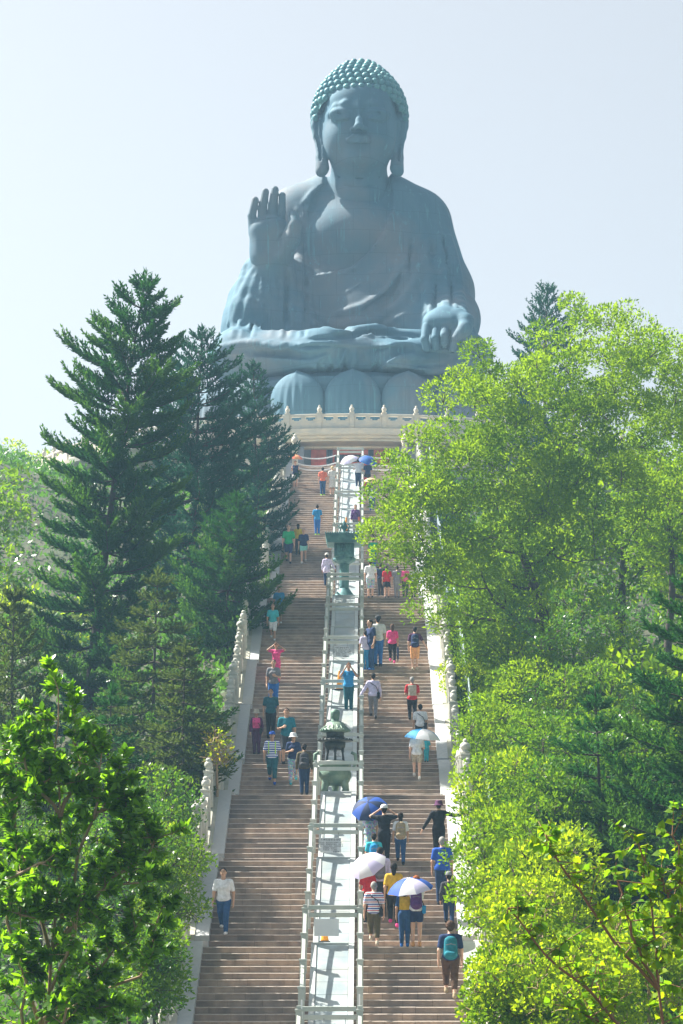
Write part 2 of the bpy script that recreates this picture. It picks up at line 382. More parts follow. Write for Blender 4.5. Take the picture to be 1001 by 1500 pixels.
# ---------------------------------------------------------------- stone balustrades on both sides
fin_prof = [(.07,0),(.095,.02),(.095,.05),(.07,.07),(.115,.10),(.125,.16),(.115,.22),(.10,.25),(.06,.265),(.085,.29),(.075,.34),(.03,.375)]
finial_me = MB().lathe(fin_prof, 12).mesh('finial', [M_stone_b], True)
knob_prof = [(.09,0),(.12,.03),(.12,.06),(.08,.09),(.145,.13),(.165,.20),(.14,.27),(.09,.31),(.05,.33),(.075,.36),(.055,.41),(.02,.43)]
knob_me = MB().lathe(knob_prof, 12).mesh('finial', [M_stone_b], True)
_b = MB().bbox(-.13,.13,-.13,.13,0,1.0,.014).bbox(-.15,.15,-.15,.15,1.0,1.07,.012); _b.box(-.085,.085,-.137,-.13,.25,.9)
bpost_me = _b.mesh('post', [M_stone_b])
for side in (-1, 1):
    w = 'left' if side < 0 else 'right'
    bal = tag(empty('stone_balustrade', (side*3.33, S0[1], S0[2])), f'pale carved stone balustrade with finial posts climbing along the {w} side of the stairs', 'balustrade', 'balustrades flanking the stairs')
    def Q_(y, z): return y-S0[1], z-S0[2]
    for fi, (ya, za, yb, zb, L, n) in enumerate(FLIGHTS):
        # kerb: sloped part along the flight, flat part along the landing
        y0, z0 = Q_(ya, za+RH); y1, z1 = Q_(yb, zb); xi = -.18*side; xo = .17*side; x0, x1 = min(xi, xo), max(xi, xo)
        b = MB(); slope_box(b, x0, x1, y0-.03, z0-.01, y1-.03, z1, .14, .9); b.build('kerb', [M_kerb], bal)
        b = MB(); b.box(x0, x1, y1-.028, y1+L-.33, z1-.9, z1+.145); b.build('kerb', [M_kerb], bal)
        # inner base wall the posts stand on
        xc = .42*side
        b = MB(); slope_box(b, min(xo+.002*side, xo+.5*side), max(xo+.002*side, xo+.5*side), y0-.03, z0-.01, y1-.03, z1, .17, 1.4); b.build('base_course', [M_stone], bal)
        b = MB(); b.box(min(xo+.002*side, xo+.5*side), max(xo+.002*side, xo+.5*side), y1-.028, y1+L-.33, z1-1.4, z1+.175); b.build('base_course', [M_stone], bal)
        pts = [(ya+t*TD+.0, za+(t+1)*RH, 0) for t in range(n) if (n-1-t) % 4 == 0 and n-1-t > 0]
        pts.append((yb+.12, zb, 1))
        m_ = max(1, round(L/1.4)); pts += [(yb+.12+(L-.3)*j/m_, zb, 1 if j == m_ else 0) for j in range(1, m_+1)] if L > 1 else []
        for y, z, kk in pts:
            y_, z_ = Q_(y, z); po = ob('post', bpost_me, bal, (xc, y_, z_+.17))
            ob('finial', knob_me if kk else finial_me, po, (0, 0, 1.07))
        for (p, q) in zip(pts[:-1], pts[1:]):
            pa = Q_(*p[:2]); qa = Q_(*q[:2])
            if qa[0]-pa[0] < .35: continue
            sl = (qa[1]-pa[1])/(qa[0]-pa[0])
            for nm, u0, u1, t_ in (('panel', .22, .66, .05), ('rail', .80, .95, .085)):
                b = MB(); ya_, yb_ = pa[0]+.134, qa[0]-.134; za_, zb_ = pa[1]+.17+sl*.134, qa[1]+.17-sl*.134
                V = [(xc-t_,ya_,za_+u0),(xc+t_,ya_,za_+u0),(xc+t_,yb_,zb_+u0),(xc-t_,yb_,zb_+u0),(xc-t_,ya_,za_+u1),(xc+t_,ya_,za_+u1),(xc+t_,yb_,zb_+u1),(xc-t_,yb_,zb_+u1)]
                b.add(V, [(3,2,1,0),(4,5,6,7),(0,1,5,4),(1,2,6,5),(2,3,7,6),(3,0,4,7)])
                if nm == 'panel':      # two raised fields and a small scroll support under the rail
                    ym = (ya_+yb_)/2; zm = (za_+zb_)/2
                    b.box(xc-.045, xc+.045, ym-.09, ym+.09, zm+.64, zm+.82)
                    b.box(xc-t_-.012, xc+t_+.012, ya_+.08, yb_-.08, za_+.30+sl*.08, za_+.56+sl*.08, shear=sl)
                b.build(nm, [M_stone], bal)
hr = tag(empty('outer_handrail', (4.35, S0[1], S0[2])), 'thin pale-blue metal handrail running behind the right stone balustrade', 'handrail')
for fi, (ya, za, yb, zb, L, n) in enumerate(FLIGHTS):
    for hh in (1.05, .55):
        MB().tube([(0, ya-S0[1], za-S0[2]+hh), (0, yb-S0[1], zb-S0[2]+hh), (0, yb+L-TD-S0[1], zb-S0[2]+hh)], .03, 6).build('pipe', [M_pipe], hr)
    for y, z in ((ya, za), (yb, zb), ((ya+yb)/2, (za+zb)/2)):
        MB().tube([(0, y-S0[1], z-S0[2]-1.2), (0, y-S0[1], z-S0[2]+1.04)], .03, 6).build('upright', [M_pipe], hr)
# ---------------------------------------------------------------- signs, cones
M_plate = mat('sign_plate', (.66,.68,.70), .4, (.58,.61,.64), 2); M_ink = mat('sign_print', (.05,.055,.07), .6); M_steel = mat('hook_steel', (.3,.3,.3), .4, metal=.7)
M_orange = mat('orange_plastic', (.85,.33,.02), .4, coord='Object'); M_rubber = mat('rubber', (.02,.02,.02), .7)
def text_mesh(body, size, align='CENTER'):
    c = bpy.data.curves.new('lettering', 'FONT'); c.body = body; c.size = size; c.align_x = align; c.align_y = 'CENTER'; c.extrude = .001; c.resolution_u = 2
    o = bpy.data.objects.new('tmp', c); COL.objects.link(o); dg = bpy.context.evaluated_depsgraph_get()
    me = bpy.data.meshes.new_from_object(o.evaluated_get(dg)); bpy.data.objects.remove(o); me.materials.clear(); me.materials.append(M_ink)
    return me
def sign(fi, dx, w, h, label, title=None, lines=(), drop=.08, vertical=False):
    ya, za, yb, zb, L, n = FLIGHTS[fi]
    top = zb+.70-drop; y = yb+.02
    s = tag(empty('hanging_sign', (dx, y, top)), label, 'sign', 'sign plates hung on the cross bars')
    MB().bbox(-w/2, w/2, -.012, .012, -h, 0, .004).build('plate', [M_plate], s)
    for sx in (-1, 1): MB().tube([(sx*w*.38, .0, -.01), (sx*w*.38, .01, drop+.06)], .008, 5).build('hook', [M_steel], s)
    if title:
        t = ob('title_lettering', text_mesh(title, h*.17), s, (0, -.014, -h*.14), (R(90), 0, 0))
        if not vertical:
            for k, ln in enumerate(lines):
                ob('text_line', text_mesh(ln, h*.105), s, (0, -.014, -h*(.32+.125*k)), (R(90), 0, 0))
        else:
            for k, ln in enumerate(lines):
                ob('text_line', text_mesh('\n'.join(ln), h*.075), s, (w*(.42-.12*k), -.014, -h*.6), (R(90), 0, 0))
    return s
LN = ['為保安全，請沿石級左右兩旁上落。', '石級陡斜，請緊握扶手慢行。長者及', '小童，須由成人陪同。石級中央斜道', '嚴禁攀爬，敬請合作。', '天雨路滑，小心地面。', '　　　　　　　寶蓮禪寺']
sign(2, -.14, .56, .40, 'pale plate of Chinese print on the ramp level with the man in all black', '大佛石級安全須知', LN)
sign(4, -.20, .56, .40, 'pale plate with printed Chinese lines beside the man taking a photo above the incense burner', '大佛石級安全須知', LN)
sign(6, -.06, .56, .40, 'small pale printed plate on the ramp above the orange cone', '大佛石級安全須知', LN)
sign(1, -.15, .60, .42, 'blank grey plate hanging in front of an orange cone on the ramp', drop=.02)
sign(0, .12, .62, .60, 'large pale plate with vertical Chinese print at the bottom edge of the photo', '大佛石級安全須知', ['請勿攀越欄杆', '石級陡斜小心', '長者小童陪同', '天雨地面路滑', '嚴禁攀爬斜道', '寶蓮禪寺敬啟', '敬請遊人合作'], drop=.1, vertical=True)
def cone(x, y, z, label, s=1):
    c = tag(empty('traffic_cone', (x, y, z)), label, 'traffic cone', 'orange cones standing on the ramp')
    MB().bbox(-.17*s, .17*s, -.17*s, .17*s, 0, .03, .01).build('base', [M_rubber], c)
    MB().lathe([(.13*s,.03),(.12*s,.06),(.035*s,.66*s),(.03*s,.70*s),(.02*s,.70*s)], 16).build('cone_body', [M_orange], c, smooth=True)
def on_ramp(y): return float(np.interp(y, [p for f in FLIGHTS for p in (f[0], f[2])], [p for f in FLIGHTS for p in (f[1], f[3])]))+.09
# ---------------------------------------------------------------- round altar
AC = np.array([0., 169., 31.8]); AR = 23.0
M_alt = mat('altar_marble', (.66,.58,.45), .7, (.50,.48,.42), 1.5, (1,1,3), (.42,.42,.38), .5, bump=.1, bscale=12)
M_alt2 = mat('altar_cornice_stone', (.68,.57,.42), .7, (.54,.50,.42), 2, (1,1,3))
M_red = mat('red_painted_wall', (.70,.13,.10), .8, (.33,.085,.065), 2, col3=(.48,.15,.10), scale3=1.5)
M_dark = mat('dark_glass', (.04,.05,.06), .3); M_grey = mat('grey_pillar_stone', (.20,.21,.23), .8, (.15,.16,.18), 2)  # near-black smooth glass for the slits and the name board
altar = tag(empty('round_altar', (0, 169, Z_TOP)), 'round stepped marble altar with red entrance wall under a balustraded terrace', 'altar')
def ring(name, prof, m, a0=-math.pi, a1=0, n=72, parent=altar):
    prof = np.array(prof); a = np.linspace(a0, a1, n+1); k = len(prof)
    V = np.stack([np.outer(np.cos(a), prof[:,0]), np.outer(np.sin(a), prof[:,0]), np.repeat(prof[None,:,1]-Z_TOP, n+1, 0)], -1).reshape(-1,3)
    Q = [(i*k+j, (i+1)*k+j, (i+1)*k+j+1, i*k+j+1) for i in range(n) for j in range(k-1)]
    return ob(name, me_np(name, V, np.array(Q), [m]), parent)
full = dict(a0=-math.pi, a1=math.pi, n=120)
ring('soffit', [(19.4,31.19),(22.3,31.19)], M_alt2, **full)
ring('cornice', [(22.3,31.19),(22.32,31.30),(22.62,31.32),(22.66,31.44),(22.92,31.46),(23.0,31.54),(23.04,31.82),(22.6,31.84),(0,31.86)], M_alt, **full)
ring('lintel', [(20.3,31.08),(20.75,31.09),(20.8,31.188)], M_alt2, **full)
ring('drum_wall', [(19.5,Z_TOP-.5),(19.5,31.18)], M_alt, **full)
ring('lower_terrace', [(21.2,Z_TOP-5),(21.2,Z_TOP-1.5),(21.3,Z_TOP-1.4),(21.3,Z_TOP-1.21),(19.5,Z_TOP-1.21)], M_alt, **full)
def apart(b, name, m, y=0, x=0): return b.build(name, [m], altar, loc=(x, y, 0))
fy = -20.15
b = MB().bbox(-4.0, 4.0, fy, fy+.5, 0, 4.56, .01); apart(b, 'entrance_wall', M_grey)
for x0, x1 in ((-2.55,-1.6),(-1.2,1.0),(1.35,2.4)): apart(MB().bbox(x0, x1, fy-.14, fy-.002, .0, 4.52, .02), 'red_panel', M_red)
for x0, x1 in ((-1.52,-1.28),(1.06,1.30)): apart(MB().bbox(x0, x1, fy-.10, fy-.003, .0, 4.5, .02), 'slit_window', M_dark)
apart(MB().bbox(-1.08, 1.02, fy-.20, fy-.142, 3.75, 4.2, .02), 'name_board', M_dark)
for k in range(3): apart(MB().lathe([(.0,.0),(.10,.02),(.13,.1),(.09,.19),(0,.22)], 10, c=(-.42+k*.38, fy-.24, 3.9)), 'carved_roundel', M_alt)
for sx in (-1, 1):
    apart(MB().bbox(-.5, .5, fy-2.0, fy-.6, -.5, 4.3, .03), 'pier', M_grey, x=sx*3.45)
    apart(MB().bbox(-1.6, 1.6, fy-.4, fy+.3, -.5, 4.3, .03), 'side_wall', M_alt, x=sx*6.5)
# terrace balustrade
post_t = MB().bbox(-.14,.14,-.12,.12,0,.92,.02).bbox(-.16,.16,-.14,.14,.92,.99,.01).mesh('post', [M_alt])
fin_t = MB().lathe([(.08,0),(.13,.04),(.10,.08),(.14,.14),(.15,.22),(.11,.30),(.05,.36),(.08,.40),(.03,.46)], 10).mesh('finial', [M_alt], True)
tb = tag(empty('terrace_balustrade', (0, 169, 31.86)), 'curved white marble balustrade round the rim of the altar terrace', 'balustrade')
rb = 22.75; da = 1.98/rb; npost = 14
def tb_fill(r, cnt, z, parent, a_half=None):
    pass
pan = MB()
w = rb*math.sin(da/2)*2/2-.142
pan.bbox(-w, w, -.06, .06, .0, .50, .01)
pan_me = pan.mesh('panel', [M_alt])
top_me = MB().bbox(-w, w, -.10, .10, .74, .90, .02).mesh('handrail', [M_alt])
_s = MB().box(-w, -w+.12, -.05, .05, .5, .74).box(w-.12, w, -.05, .05, .5, .74).box(-.14, .14, -.05, .05, .5, .74)
_s.box(-w+.12, -w+.24, -.05, .05, .5, .58).box(w-.24, w-.12, -.05, .05, .5, .58).box(-.26, -.14, -.05, .05, .5, .58).box(.14, .26, -.05, .05, .5, .58)
sup_me = _s.mesh('cloud_support', [M_alt])
a_c = -math.pi/2+0.00
for k in range(-npost, npost+1):
    a = a_c+(k)*da
    p_ = ob('post', post_t, tb, (rb*math.cos(a), rb*math.sin(a), 0), (0, 0, a+math.pi/2)); ob('finial', fin_t, p_, (0,0,.99))
    if k < npost:
        m = a+da/2; r2 = rb*math.cos(da/2)
        for nm, me in (('panel', pan_me), ('handrail', top_me), ('cloud_support', sup_me)):
            o_ = ob(nm, me, tb, (r2*math.cos(m), r2*math.sin(m), 0), (0, 0, m+math.pi/2))
            if nm == 'cloud_support': o_['kind'] = 'stuff'
# head of the stairs: gate posts, low flanking walls and chains
M_chain = mat('chain_steel', (.62,.64,.66), .4, metal=.4)
for sx, w_ in ((-1, 'left'), (1, 'right')):
    hp = tag(empty('gate_post', (sx*2.92, Y_TOP-4.6, Z_TOP-1.86)), f'tall carved white marble post at the {w_} head of the stairs', 'post', 'marble posts at the head of the stairs')
    MB().bbox(-.15,.15,-.15,.15,0,2.1,.02).build('shaft', [M_alt], hp); MB().lathe([(.10,0),(.17,.06),(.13,.11),(.19,.2),(.2,.33),(.15,.44),(.08,.5),(.11,.55),(.04,.64)], 14).build('finial', [M_alt], hp, smooth=True, loc=(0,0,2.1))
    fb = tag(empty('flank_balustrade', (sx*5.6, Y_TOP+2, Z_TOP-1.21)), f'short white balustrade on the plaza {w_} of the stair head', 'balustrade', 'short balustrades beside the stair head')
    for k in range(3):
        p_ = ob('post', post_t, fb, ((k-1)*1.9, 0, 0)); ob('finial', fin_t, p_, (0,0,.99))
        if k < 2:
            for nm, me in (('panel', pan_me), ('handrail', top_me), ('cloud_support', sup_me)): ob(nm, me, fb, ((k-.5)*1.9, 0, 0), scl=(.95,1,1))
def chain(x0, x1, y, z, sag, label):
    n = 26; t = np.linspace(0, 1, n); X = x0+(x1-x0)*t; Z = z-sag*4*t*(1-t)
    c = tag(empty('hanging_chain', (x0, y, z)), label, 'chain', 'chains slung across the head of the stairs')
    MB().tube(np.stack([X-x0, 0*X, Z-z], 1), .035, 6).build('chain_links', [M_chain], c)
for i, (zz, wd) in enumerate(((-.22,'upper'),(-.62,'middle'),(-.85,'lower'))):
    chain(-2.9, -.75, Y_TOP-4.4, Z_TOP+zz, .18, f'{wd} pale chain slung from the left marble post to the ramp railing')
    chain(.75, 2.9, Y_TOP-4.4, Z_TOP+zz, .16, f'{wd} pale chain slung from the ramp railing to the right marble post')
# ---------------------------------------------------------------- lotus throne
M_bronze = mat('weathered_bronze', (.078,.160,.215), .75, (.050,.118,.17), .35, (1,1,.12), (.17,.165,.175), .13, metal=.08, spec=.25, bump=.12, bscale=2.0, lo=.3, hi=.7)  # patina colour, pushed bluer in place of denser distance haze
def bronze_seams(m):
    "fine vertical patina runs and faint casting-plate joints"
    nt = m.node_tree; b = nt.nodes['Principled BSDF']; l = b.inputs['Base Color'].links[0].from_socket
    c = nmix(nt, noise(nt, 1.6, 6, .7, stretch=(1.6,1.6,.07), lo=.58, hi=.80), l, (.12,.30,.34))
    br = nt.nodes.new('ShaderNodeTexBrick'); br.inputs['Color1'].default_value = br.inputs['Color2'].default_value = (1,1,1,1); br.inputs['Mortar'].default_value = (.55,.6,.6,1)
    br.inputs['Scale'].default_value = 1; br.inputs['Brick Width'].default_value = 2.3; br.inputs['Row Height'].default_value = 1.6; br.inputs['Mortar Size'].default_value = .025
    g = nt.nodes.new('ShaderNodeNewGeometry'); sp = nt.nodes.new('ShaderNodeSeparateXYZ'); cb = nt.nodes.new('ShaderNodeCombineXYZ')
    nt.links.new(g.outputs[0], sp.inputs[0]); nt.links.new(sp.outputs[0], cb.inputs[0]); nt.links.new(sp.outputs[2], cb.inputs[1]); nt.links.new(cb.outputs[0], br.inputs[0])
    mx = nt.nodes.new('ShaderNodeMix'); mx.data_type = 'RGBA'; mx.blend_type = 'MULTIPLY'; mx.inputs[0].default_value = .3
    nt.links.new(c, mx.inputs[6]); nt.links.new(br.outputs[0], mx.inputs[7]); nt.links.new(mx.outputs[2], b.inputs['Base Color'])
bronze_seams(M_bronze)
lot = tag(empty('lotus_throne', (0, 169, 31.86)), 'ring of huge rounded bronze lotus petals under the seated statue', 'pedestal')
LR = 12.9
MB().lathe([(LR-1.6,0),(LR-.9,1.0),(LR-.55,3.6),(LR-.75,5.2),(LR-.65,5.75),(LR-1.2,5.9),(LR-1.5,6.2),(0,6.35)], 96).build('drum', [M_bronze], lot, smooth=True)
def petal():
    nu, nv = 41, 34; V = []
    for j in range(nv):
        v = 1-(1-j/(nv-1))**1.6
        for i in range(nu):
            u = -1+2*i/(nu-1)
            half = 1.86*(1-min(1, max(0, (v-.62)/.38))**2*.998)**.5*(.86+.14*min(1, v/.4))
            z = .9+5.25*v - (.10*abs(u)**2)*(v**3)
            bulge = .95*(1-u*u)**.6*math.sin(math.pi*min(1, .10+.9*v))**.55*1
            ridge = .06*math.sin(u*22)*(1-abs(u))*max(0, math.sin(math.pi*min(1, v*1.15)))
            tip = .05*math.exp(-(u/.16)**2)*max(0, (v-.75)/.25)
            V.append((u*half, -(bulge+ridge)-.05-tip*.5+.35*max(0, v-.8), z+tip))
    ii = np.arange(nu*nv).reshape(nv, nu)
    return me_np('petal', np.array(V), np.stack([ii[:-1,:-1], ii[:-1,1:], ii[1:,1:], ii[1:,:-1]], -1).reshape(-1,4), [M_bronze], smooth=True)
pm = petal(); NP = 21; 
for k in range(NP):
    a = -math.pi/2+(k-0)*2*math.pi/NP
    ob('petal', pm, lot, ((LR-.50)*math.cos(a), (LR-.50)*math.sin(a), 0), (0, 0, a+math.pi/2))

def band_joints(m, w, hgt):
    nt = m.node_tree; b = nt.nodes['Principled BSDF']; l = b.inputs['Base Color'].links[0].from_socket
    g = nt.nodes.new('ShaderNodeNewGeometry'); sp = nt.nodes.new('ShaderNodeSeparateXYZ'); cb = nt.nodes.new('ShaderNodeCombineXYZ'); nt.links.new(g.outputs[0], sp.inputs[0]); nt.links.new(sp.outputs[0], cb.inputs[0]); nt.links.new(sp.outputs[2], cb.inputs[1])
    br = nt.nodes.new('ShaderNodeTexBrick'); br.inputs['Color1'].default_value = (1,1,1,1); br.inputs['Color2'].default_value = (.93,.93,.93,1); br.inputs['Mortar'].default_value = (.6,.58,.55,1); br.inputs['Scale'].default_value = 1; br.inputs['Brick Width'].default_value = w; br.inputs['Row Height'].default_value = hgt; br.inputs['Mortar Size'].default_value = .012; nt.links.new(cb.outputs[0], br.inputs[0])
    mx = nt.nodes.new('ShaderNodeMix'); mx.data_type = 'RGBA'; mx.blend_type = 'MULTIPLY'; mx.inputs[0].default_value = .8; nt.links.new(l, mx.inputs[6]); nt.links.new(br.outputs[0], mx.inputs[7]); nt.links.new(mx.outputs[2], b.inputs['Base Color'])
band_joints(M_alt2, 1.2, .6)
# ---------------------------------------------------------------- the seated bronze figure
statue = tag(empty('seated_buddha_statue', (0, 169, 38.3)), 'colossal blue-grey bronze seated Buddha, right hand raised, on lotus petals', 'statue')
O_ = np.array([0, 169, 38.3])
def S(px, py, D): return P(px, py, D)-O_
def part_from(g, name, m, parent=statue, taubin=0):
    V, Q = g.nets(); return ob(name, me_np(name, V, Q, [m], smooth=True), parent)
g = Grid((-11.5,-13,-1.2), (11.8,6,16.5), .12)
# trunk, shoulders, arms
g.rc(S(517,350,168.5), S(517,470,168), 4.0, 4.7, 1.0, flat=(1,.62,1))
g.rc(S(452,322,168.5), S(604,324,168.5), 2.0, 2.0, 1.2)
g.rc(S(487,300,168.6), S(567,300,168.6), 1.5, 1.5, 1.4)
g.rc(S(428,322,168.3), S(398,440,166.5), 1.7, 2.1, 1.0)              # right upper arm
g.rc(S(390,450,166.5), S(399,385,163.2), 2.0, 1.12, .8)               # raised forearm in its sleeve
g.rc(S(397,405,164.0), S(375,470,163.5), 1.3, 1.8, .8); g.rc(S(378,450,164.5), S(362,488,163.5), 1.9, 1.5, .6)
g.rc(S(415,420,165), S(430,490,163.6), 1.3, 1.6, .9)
g.rc(S(620,332,168.4), S(645,430,167), 1.7, 1.95, 1.0); g.rc(S(645,430,167), S(660,480,165), 1.95, 1.5, .8)   # left upper arm
g.rc(S(664,468,165.5), S(655,488,159.8), 1.6, 1.05, .6)
g.rc(S(600,400,167.5), S(610,485,165), 1.9, 2.2, 1.0)
g.rc(S(466,430,166.5), S(517,488,165.4), 2.2, 1.8, 1.2); g.rc(S(570,430,166.5), S(517,488,165.4), 2.2, 1.8, 1.2)
# chest and belly bulge of bare skin
g.el(S(520,352,166.6), (3.6,1.9,2.6), 1.0); g.el(S(517,450,166.6), (3.6,1.7,2.6), 1.0)
# legs
g.rc(S(450,520,167), S(352,528,161.5), 2.3, 1.75, .8); g.rc(S(352,529,161.2), S(470,527,158.2), 1.75, 1.55, .7); g.rc(S(470,527,158.2), S(560,528,158.6), 1.6, 1.2, .7)
g.rc(S(585,520,167), S(678,530,161.5), 2.2, 1.65, .8); g.rc(S(678,531,161.2), S(575,536,157.8), 1.65, 1.25, .5)
g.rc(S(612,503,160.6), S(530,504,159.4), .75, 1.0, .25, flat=(1,1,.8)); g.rc(S(530,504,159.4), S(505,512,159), .85, .7, .4)   # foot lying over the lap
g.cutz(-.12)
# bare chest: everything but the opening of the robe is one cloth thickness further out
x, y, z = g.xyz()
zk = np.array([S(0,q,165.5)[2] for q in (418,410,396,372,345,310,280,262)]); 
xr = np.array([S(q,0,165.5)[0] for q in (446,462,512,543,561,571,574,570)]); xl = np.array([S(q,0,165.5)[0] for q in (455,452,452,452,451,452,462,476)])
ins = np.minimum(x-np.interp(z, zk, xl), np.interp(z, zk, xr)-x); ins = np.where((z < zk[0]) | (z > zk[-1]+3), -1, ins); ins = np.minimum(ins, (z-zk[0]))
cloth = np.clip(-ins/.14, 0, 1)*.30*(z > 1.2)*(y < 3)
g.f = (g.f-cloth).astype(np.float32)
def zf(px, py, D): return S(px, py, D)
def surf_line(pts, r, k, sub=False, lift=0.0):
    "pts in (px, py); the depth is read from the sculpt itself"
    out = []
    P3 = []
    for (a, b) in zip(pts[:-1], pts[1:]):
        n = max(1, int(np.hypot(b[0]-a[0], b[1]-a[1])/7))
        for t in range(n): P3.append((a[0]+(b[0]-a[0])*t/n, a[1]+(b[1]-a[1])*t/n))
    P3.append(pts[-1])
    for (px, py) in P3:
        D = 156.0; hit = None
        while D < 172:
            q = S(px, py, D); i = np.round((q-g.lo)/g.h).astype(int)
            if (i >= 0).all() and (i < g.n).all() and g0[tuple(i)] < 0: hit = q; break
            D += .1
        if hit is not None:
            hit = hit.copy(); hit[1] += -lift; out.append(hit)
    n = len(out)
    for i in range(n-1):
        if abs(out[i][1]-out[i+1][1]) > 1.6: continue
        t0, t1 = [min(1, .25+3*min(i_/(n-1), 1-i_/(n-1))) for i_ in (i, i+1)]
        g.rc(out[i], out[i+1], r*t0, r*t1, k, sub)
g0 = g.f.copy()
folds = [
 # right sleeve (left in view) long hanging pleats
 ([(372,395),(357,430),(345,470),(342,494)],.34,.3), ([(377,400),(366,440),(357,475),(354,494)],.26,.25), ([(388,415),(380,450),(372,492)],.24,.25),
 ([(366,375),(352,420),(338,470)],.26,.3), ([(412,395),(416,440),(414,492)],.25,.3), ([(424,385),(428,440),(428,494)],.28,.3), ([(436,300),(438,360),(440,430),(441,494)],.24,.25),
 ([(404,420),(400,460),(398,494)],.2,.25),
 # edge bands of the robe
 ([(474,272),(458,296),(451,330),(452,380),(453,430),(452,494)],.24,.12), ([(462,276),(445,300),(440,320)],.2,.2),
 ([(577,274),(578,300),(572,330),(556,360),(530,388),(498,405),(458,413)],.20,.10),
 # broad cross folds over the belly
 ([(615,330),(602,380),(575,425),(535,450),(490,462)],.24,.4), ([(628,345),(615,400),(590,445),(545,470),(480,480)],.22,.4), ([(452,455),(480,475),(520,486),(560,480),(590,462)],.26,.4),
 ([(455,470),(490,488),(540,492),(585,480)],.22,.3), ([(600,300),(598,350),(592,400)],.18,.3), ([(608,300),(622,350),(628,400),(622,450)],.22,.35),
 # left arm pleats
 ([(640,330),(650,380),(655,430),(650,455)],.26,.35), ([(655,335),(668,390),(676,440),(686,490)],.24,.3), ([(640,400),(636,440),(626,470)],.22,.3), ([(664,420),(680,460),(698,498)],.22,.25),
 ([(675,470),(690,490),(700,505)],.16,.2), ([(680,462),(694,480)],.14,.2), ([(590,330),(583,400),(560,440)],.16,.3),
 # lap and knees
 ([(325,508),(370,502),(420,512),(455,516),(490,510)],.24,.3), ([(330,522),(380,524),(430,526),(470,519),(495,510)],.18,.25), ([(470,545),(485,528),(500,506)],.2,.2), ([(480,548),(496,530),(506,508)],.17,.18),
 ([(492,548),(508,528),(512,507)],.15,.16), ([(452,545),(470,530),(492,508)],.2,.2), ([(512,545),(520,525),(522,508)],.17,.2), ([(556,530),(575,520),(600,514),(625,512)],.22,.18),
 ([(556,530),(590,530),(630,540)],.16,.2), ([(562,524),(600,522),(640,530)],.14,.2), ([(610,545),(650,540),(690,525)],.2,.3), ([(558,520),(553,530),(560,541)],.2,.12),
]
for pts, r, k in folds: surf_line(pts, r*.82, k*1.1, lift=-.06)
for pts, r in (([(447,300),(444,360),(446,430),(446,492)],.16), ([(384,420),(378,455),(366,492)],.15), ([(420,400),(421,440),(420,490)],.15), ([(645,345),(660,400),(664,450)],.14), ([(632,360),(640,420),(636,460)],.14),
               ([(606,340),(596,395),(570,432),(530,456)],.12), ([(476,540),(490,524),(502,508)],.1), ([(340,514),(400,514),(455,521)],.12)):
    surf_line(pts, r, .25, True, lift=.08)
for pts, r in (([(545,553),(553,538),(560,522),(585,512),(618,508)], .34), ([(455,497),(520,491),(560,489),(605,490)], .22), ([(478,548),(492,530),(503,510)], .16), ([(500,550),(509,530),(512,512)], .14), ([(462,540),(480,525),(498,508)], .14), ([(523,548),(530,530),(527,510)], .16), ([(570,531),(610,535),(650,533)], .14), ([(345,516),(400,518),(450,523),(485,514)], .16)):
    surf_line(pts, r, .2, True, lift=.06)
for x0, x1, y0, y1, n_ in ((362,414,400,492,7), (424,446,330,492,4), (622,668,350,470,6), (588,612,300,460,4), (334,350,440,492,3)):
    for q in range(n_):
        u = q/(n_-1); xa = x0+(x1-x0)*(.25+.6*u)+random.uniform(-3,3); xb = x0+(x1-x0)*u+random.uniform(-3,3); ya = y0+random.uniform(0,25)
        surf_line([(xa,ya),((xa+xb)/2+random.uniform(-2,3),(ya+y1)/2),(xb,y1-random.uniform(0,10))], .15, .10, lift=.02)
for pts in ([(460,280),(446,304),(441,340),(442,420),(441,492)], [(571,276),(571,312),(560,346),(538,376),(508,400),(458,415)], [(583,280),(588,330),(575,370),(545,405),(505,430),(456,440)], [(456,450),(500,470),(560,462),(600,430)], [(330,500),(380,499),(440,505),(500,497)], [(520,497),(560,494),(612,496)], [(560,545),(600,552),(660,548),(700,530)], [(330,540),(400,548),(470,552),(540,545)]):
    surf_line(pts, .11, .05, lift=-.02)
part_from(g, 'robed_body', M_bronze)
# head ------------------------------------------------------------------
HD = 166.4
def H(px, py, dy=0.0): return S(px, py, HD)+np.array([0, dy, 0])
g = Grid((-4.2,-6.6,13.2), (5.0,2.6,25.4), .075)
g.rc(H(526,285,1.2), H(526,240,1.0), 1.95, 1.9, .5); g.rc(H(526,292,1.8), H(526,276,1.4), 2.5, 2.0, .9)
g.el(H(527,182,.4), (2.66,2.75,3.2), .4)
g.el(H(527,212,-.5), (2.30,1.75,2.25), .9)                      # jaw and cheeks
g.el(H(507,212,-1.15), (.95,.85,1.0), .9); g.el(H(547,212,-1.15), (.95,.85,1.0), .9)
g.el(H(527,243,-1.55), (.95,.75,.62), .7)                         # chin
g.el(H(527,160,-1.3), (1.9,1.05,1.2), 1.0)                        # brow
g.rc(H(526,170,-2.45), H(526,206,-3.10), .17, .27, .35)             # nose
g.el(H(526,208,-3.10), (.34,.34,.22), .15); g.el(H(517,209,-2.80), (.22,.24,.17), .15); g.el(H(535,209,-2.80), (.22,.24,.17), .15)
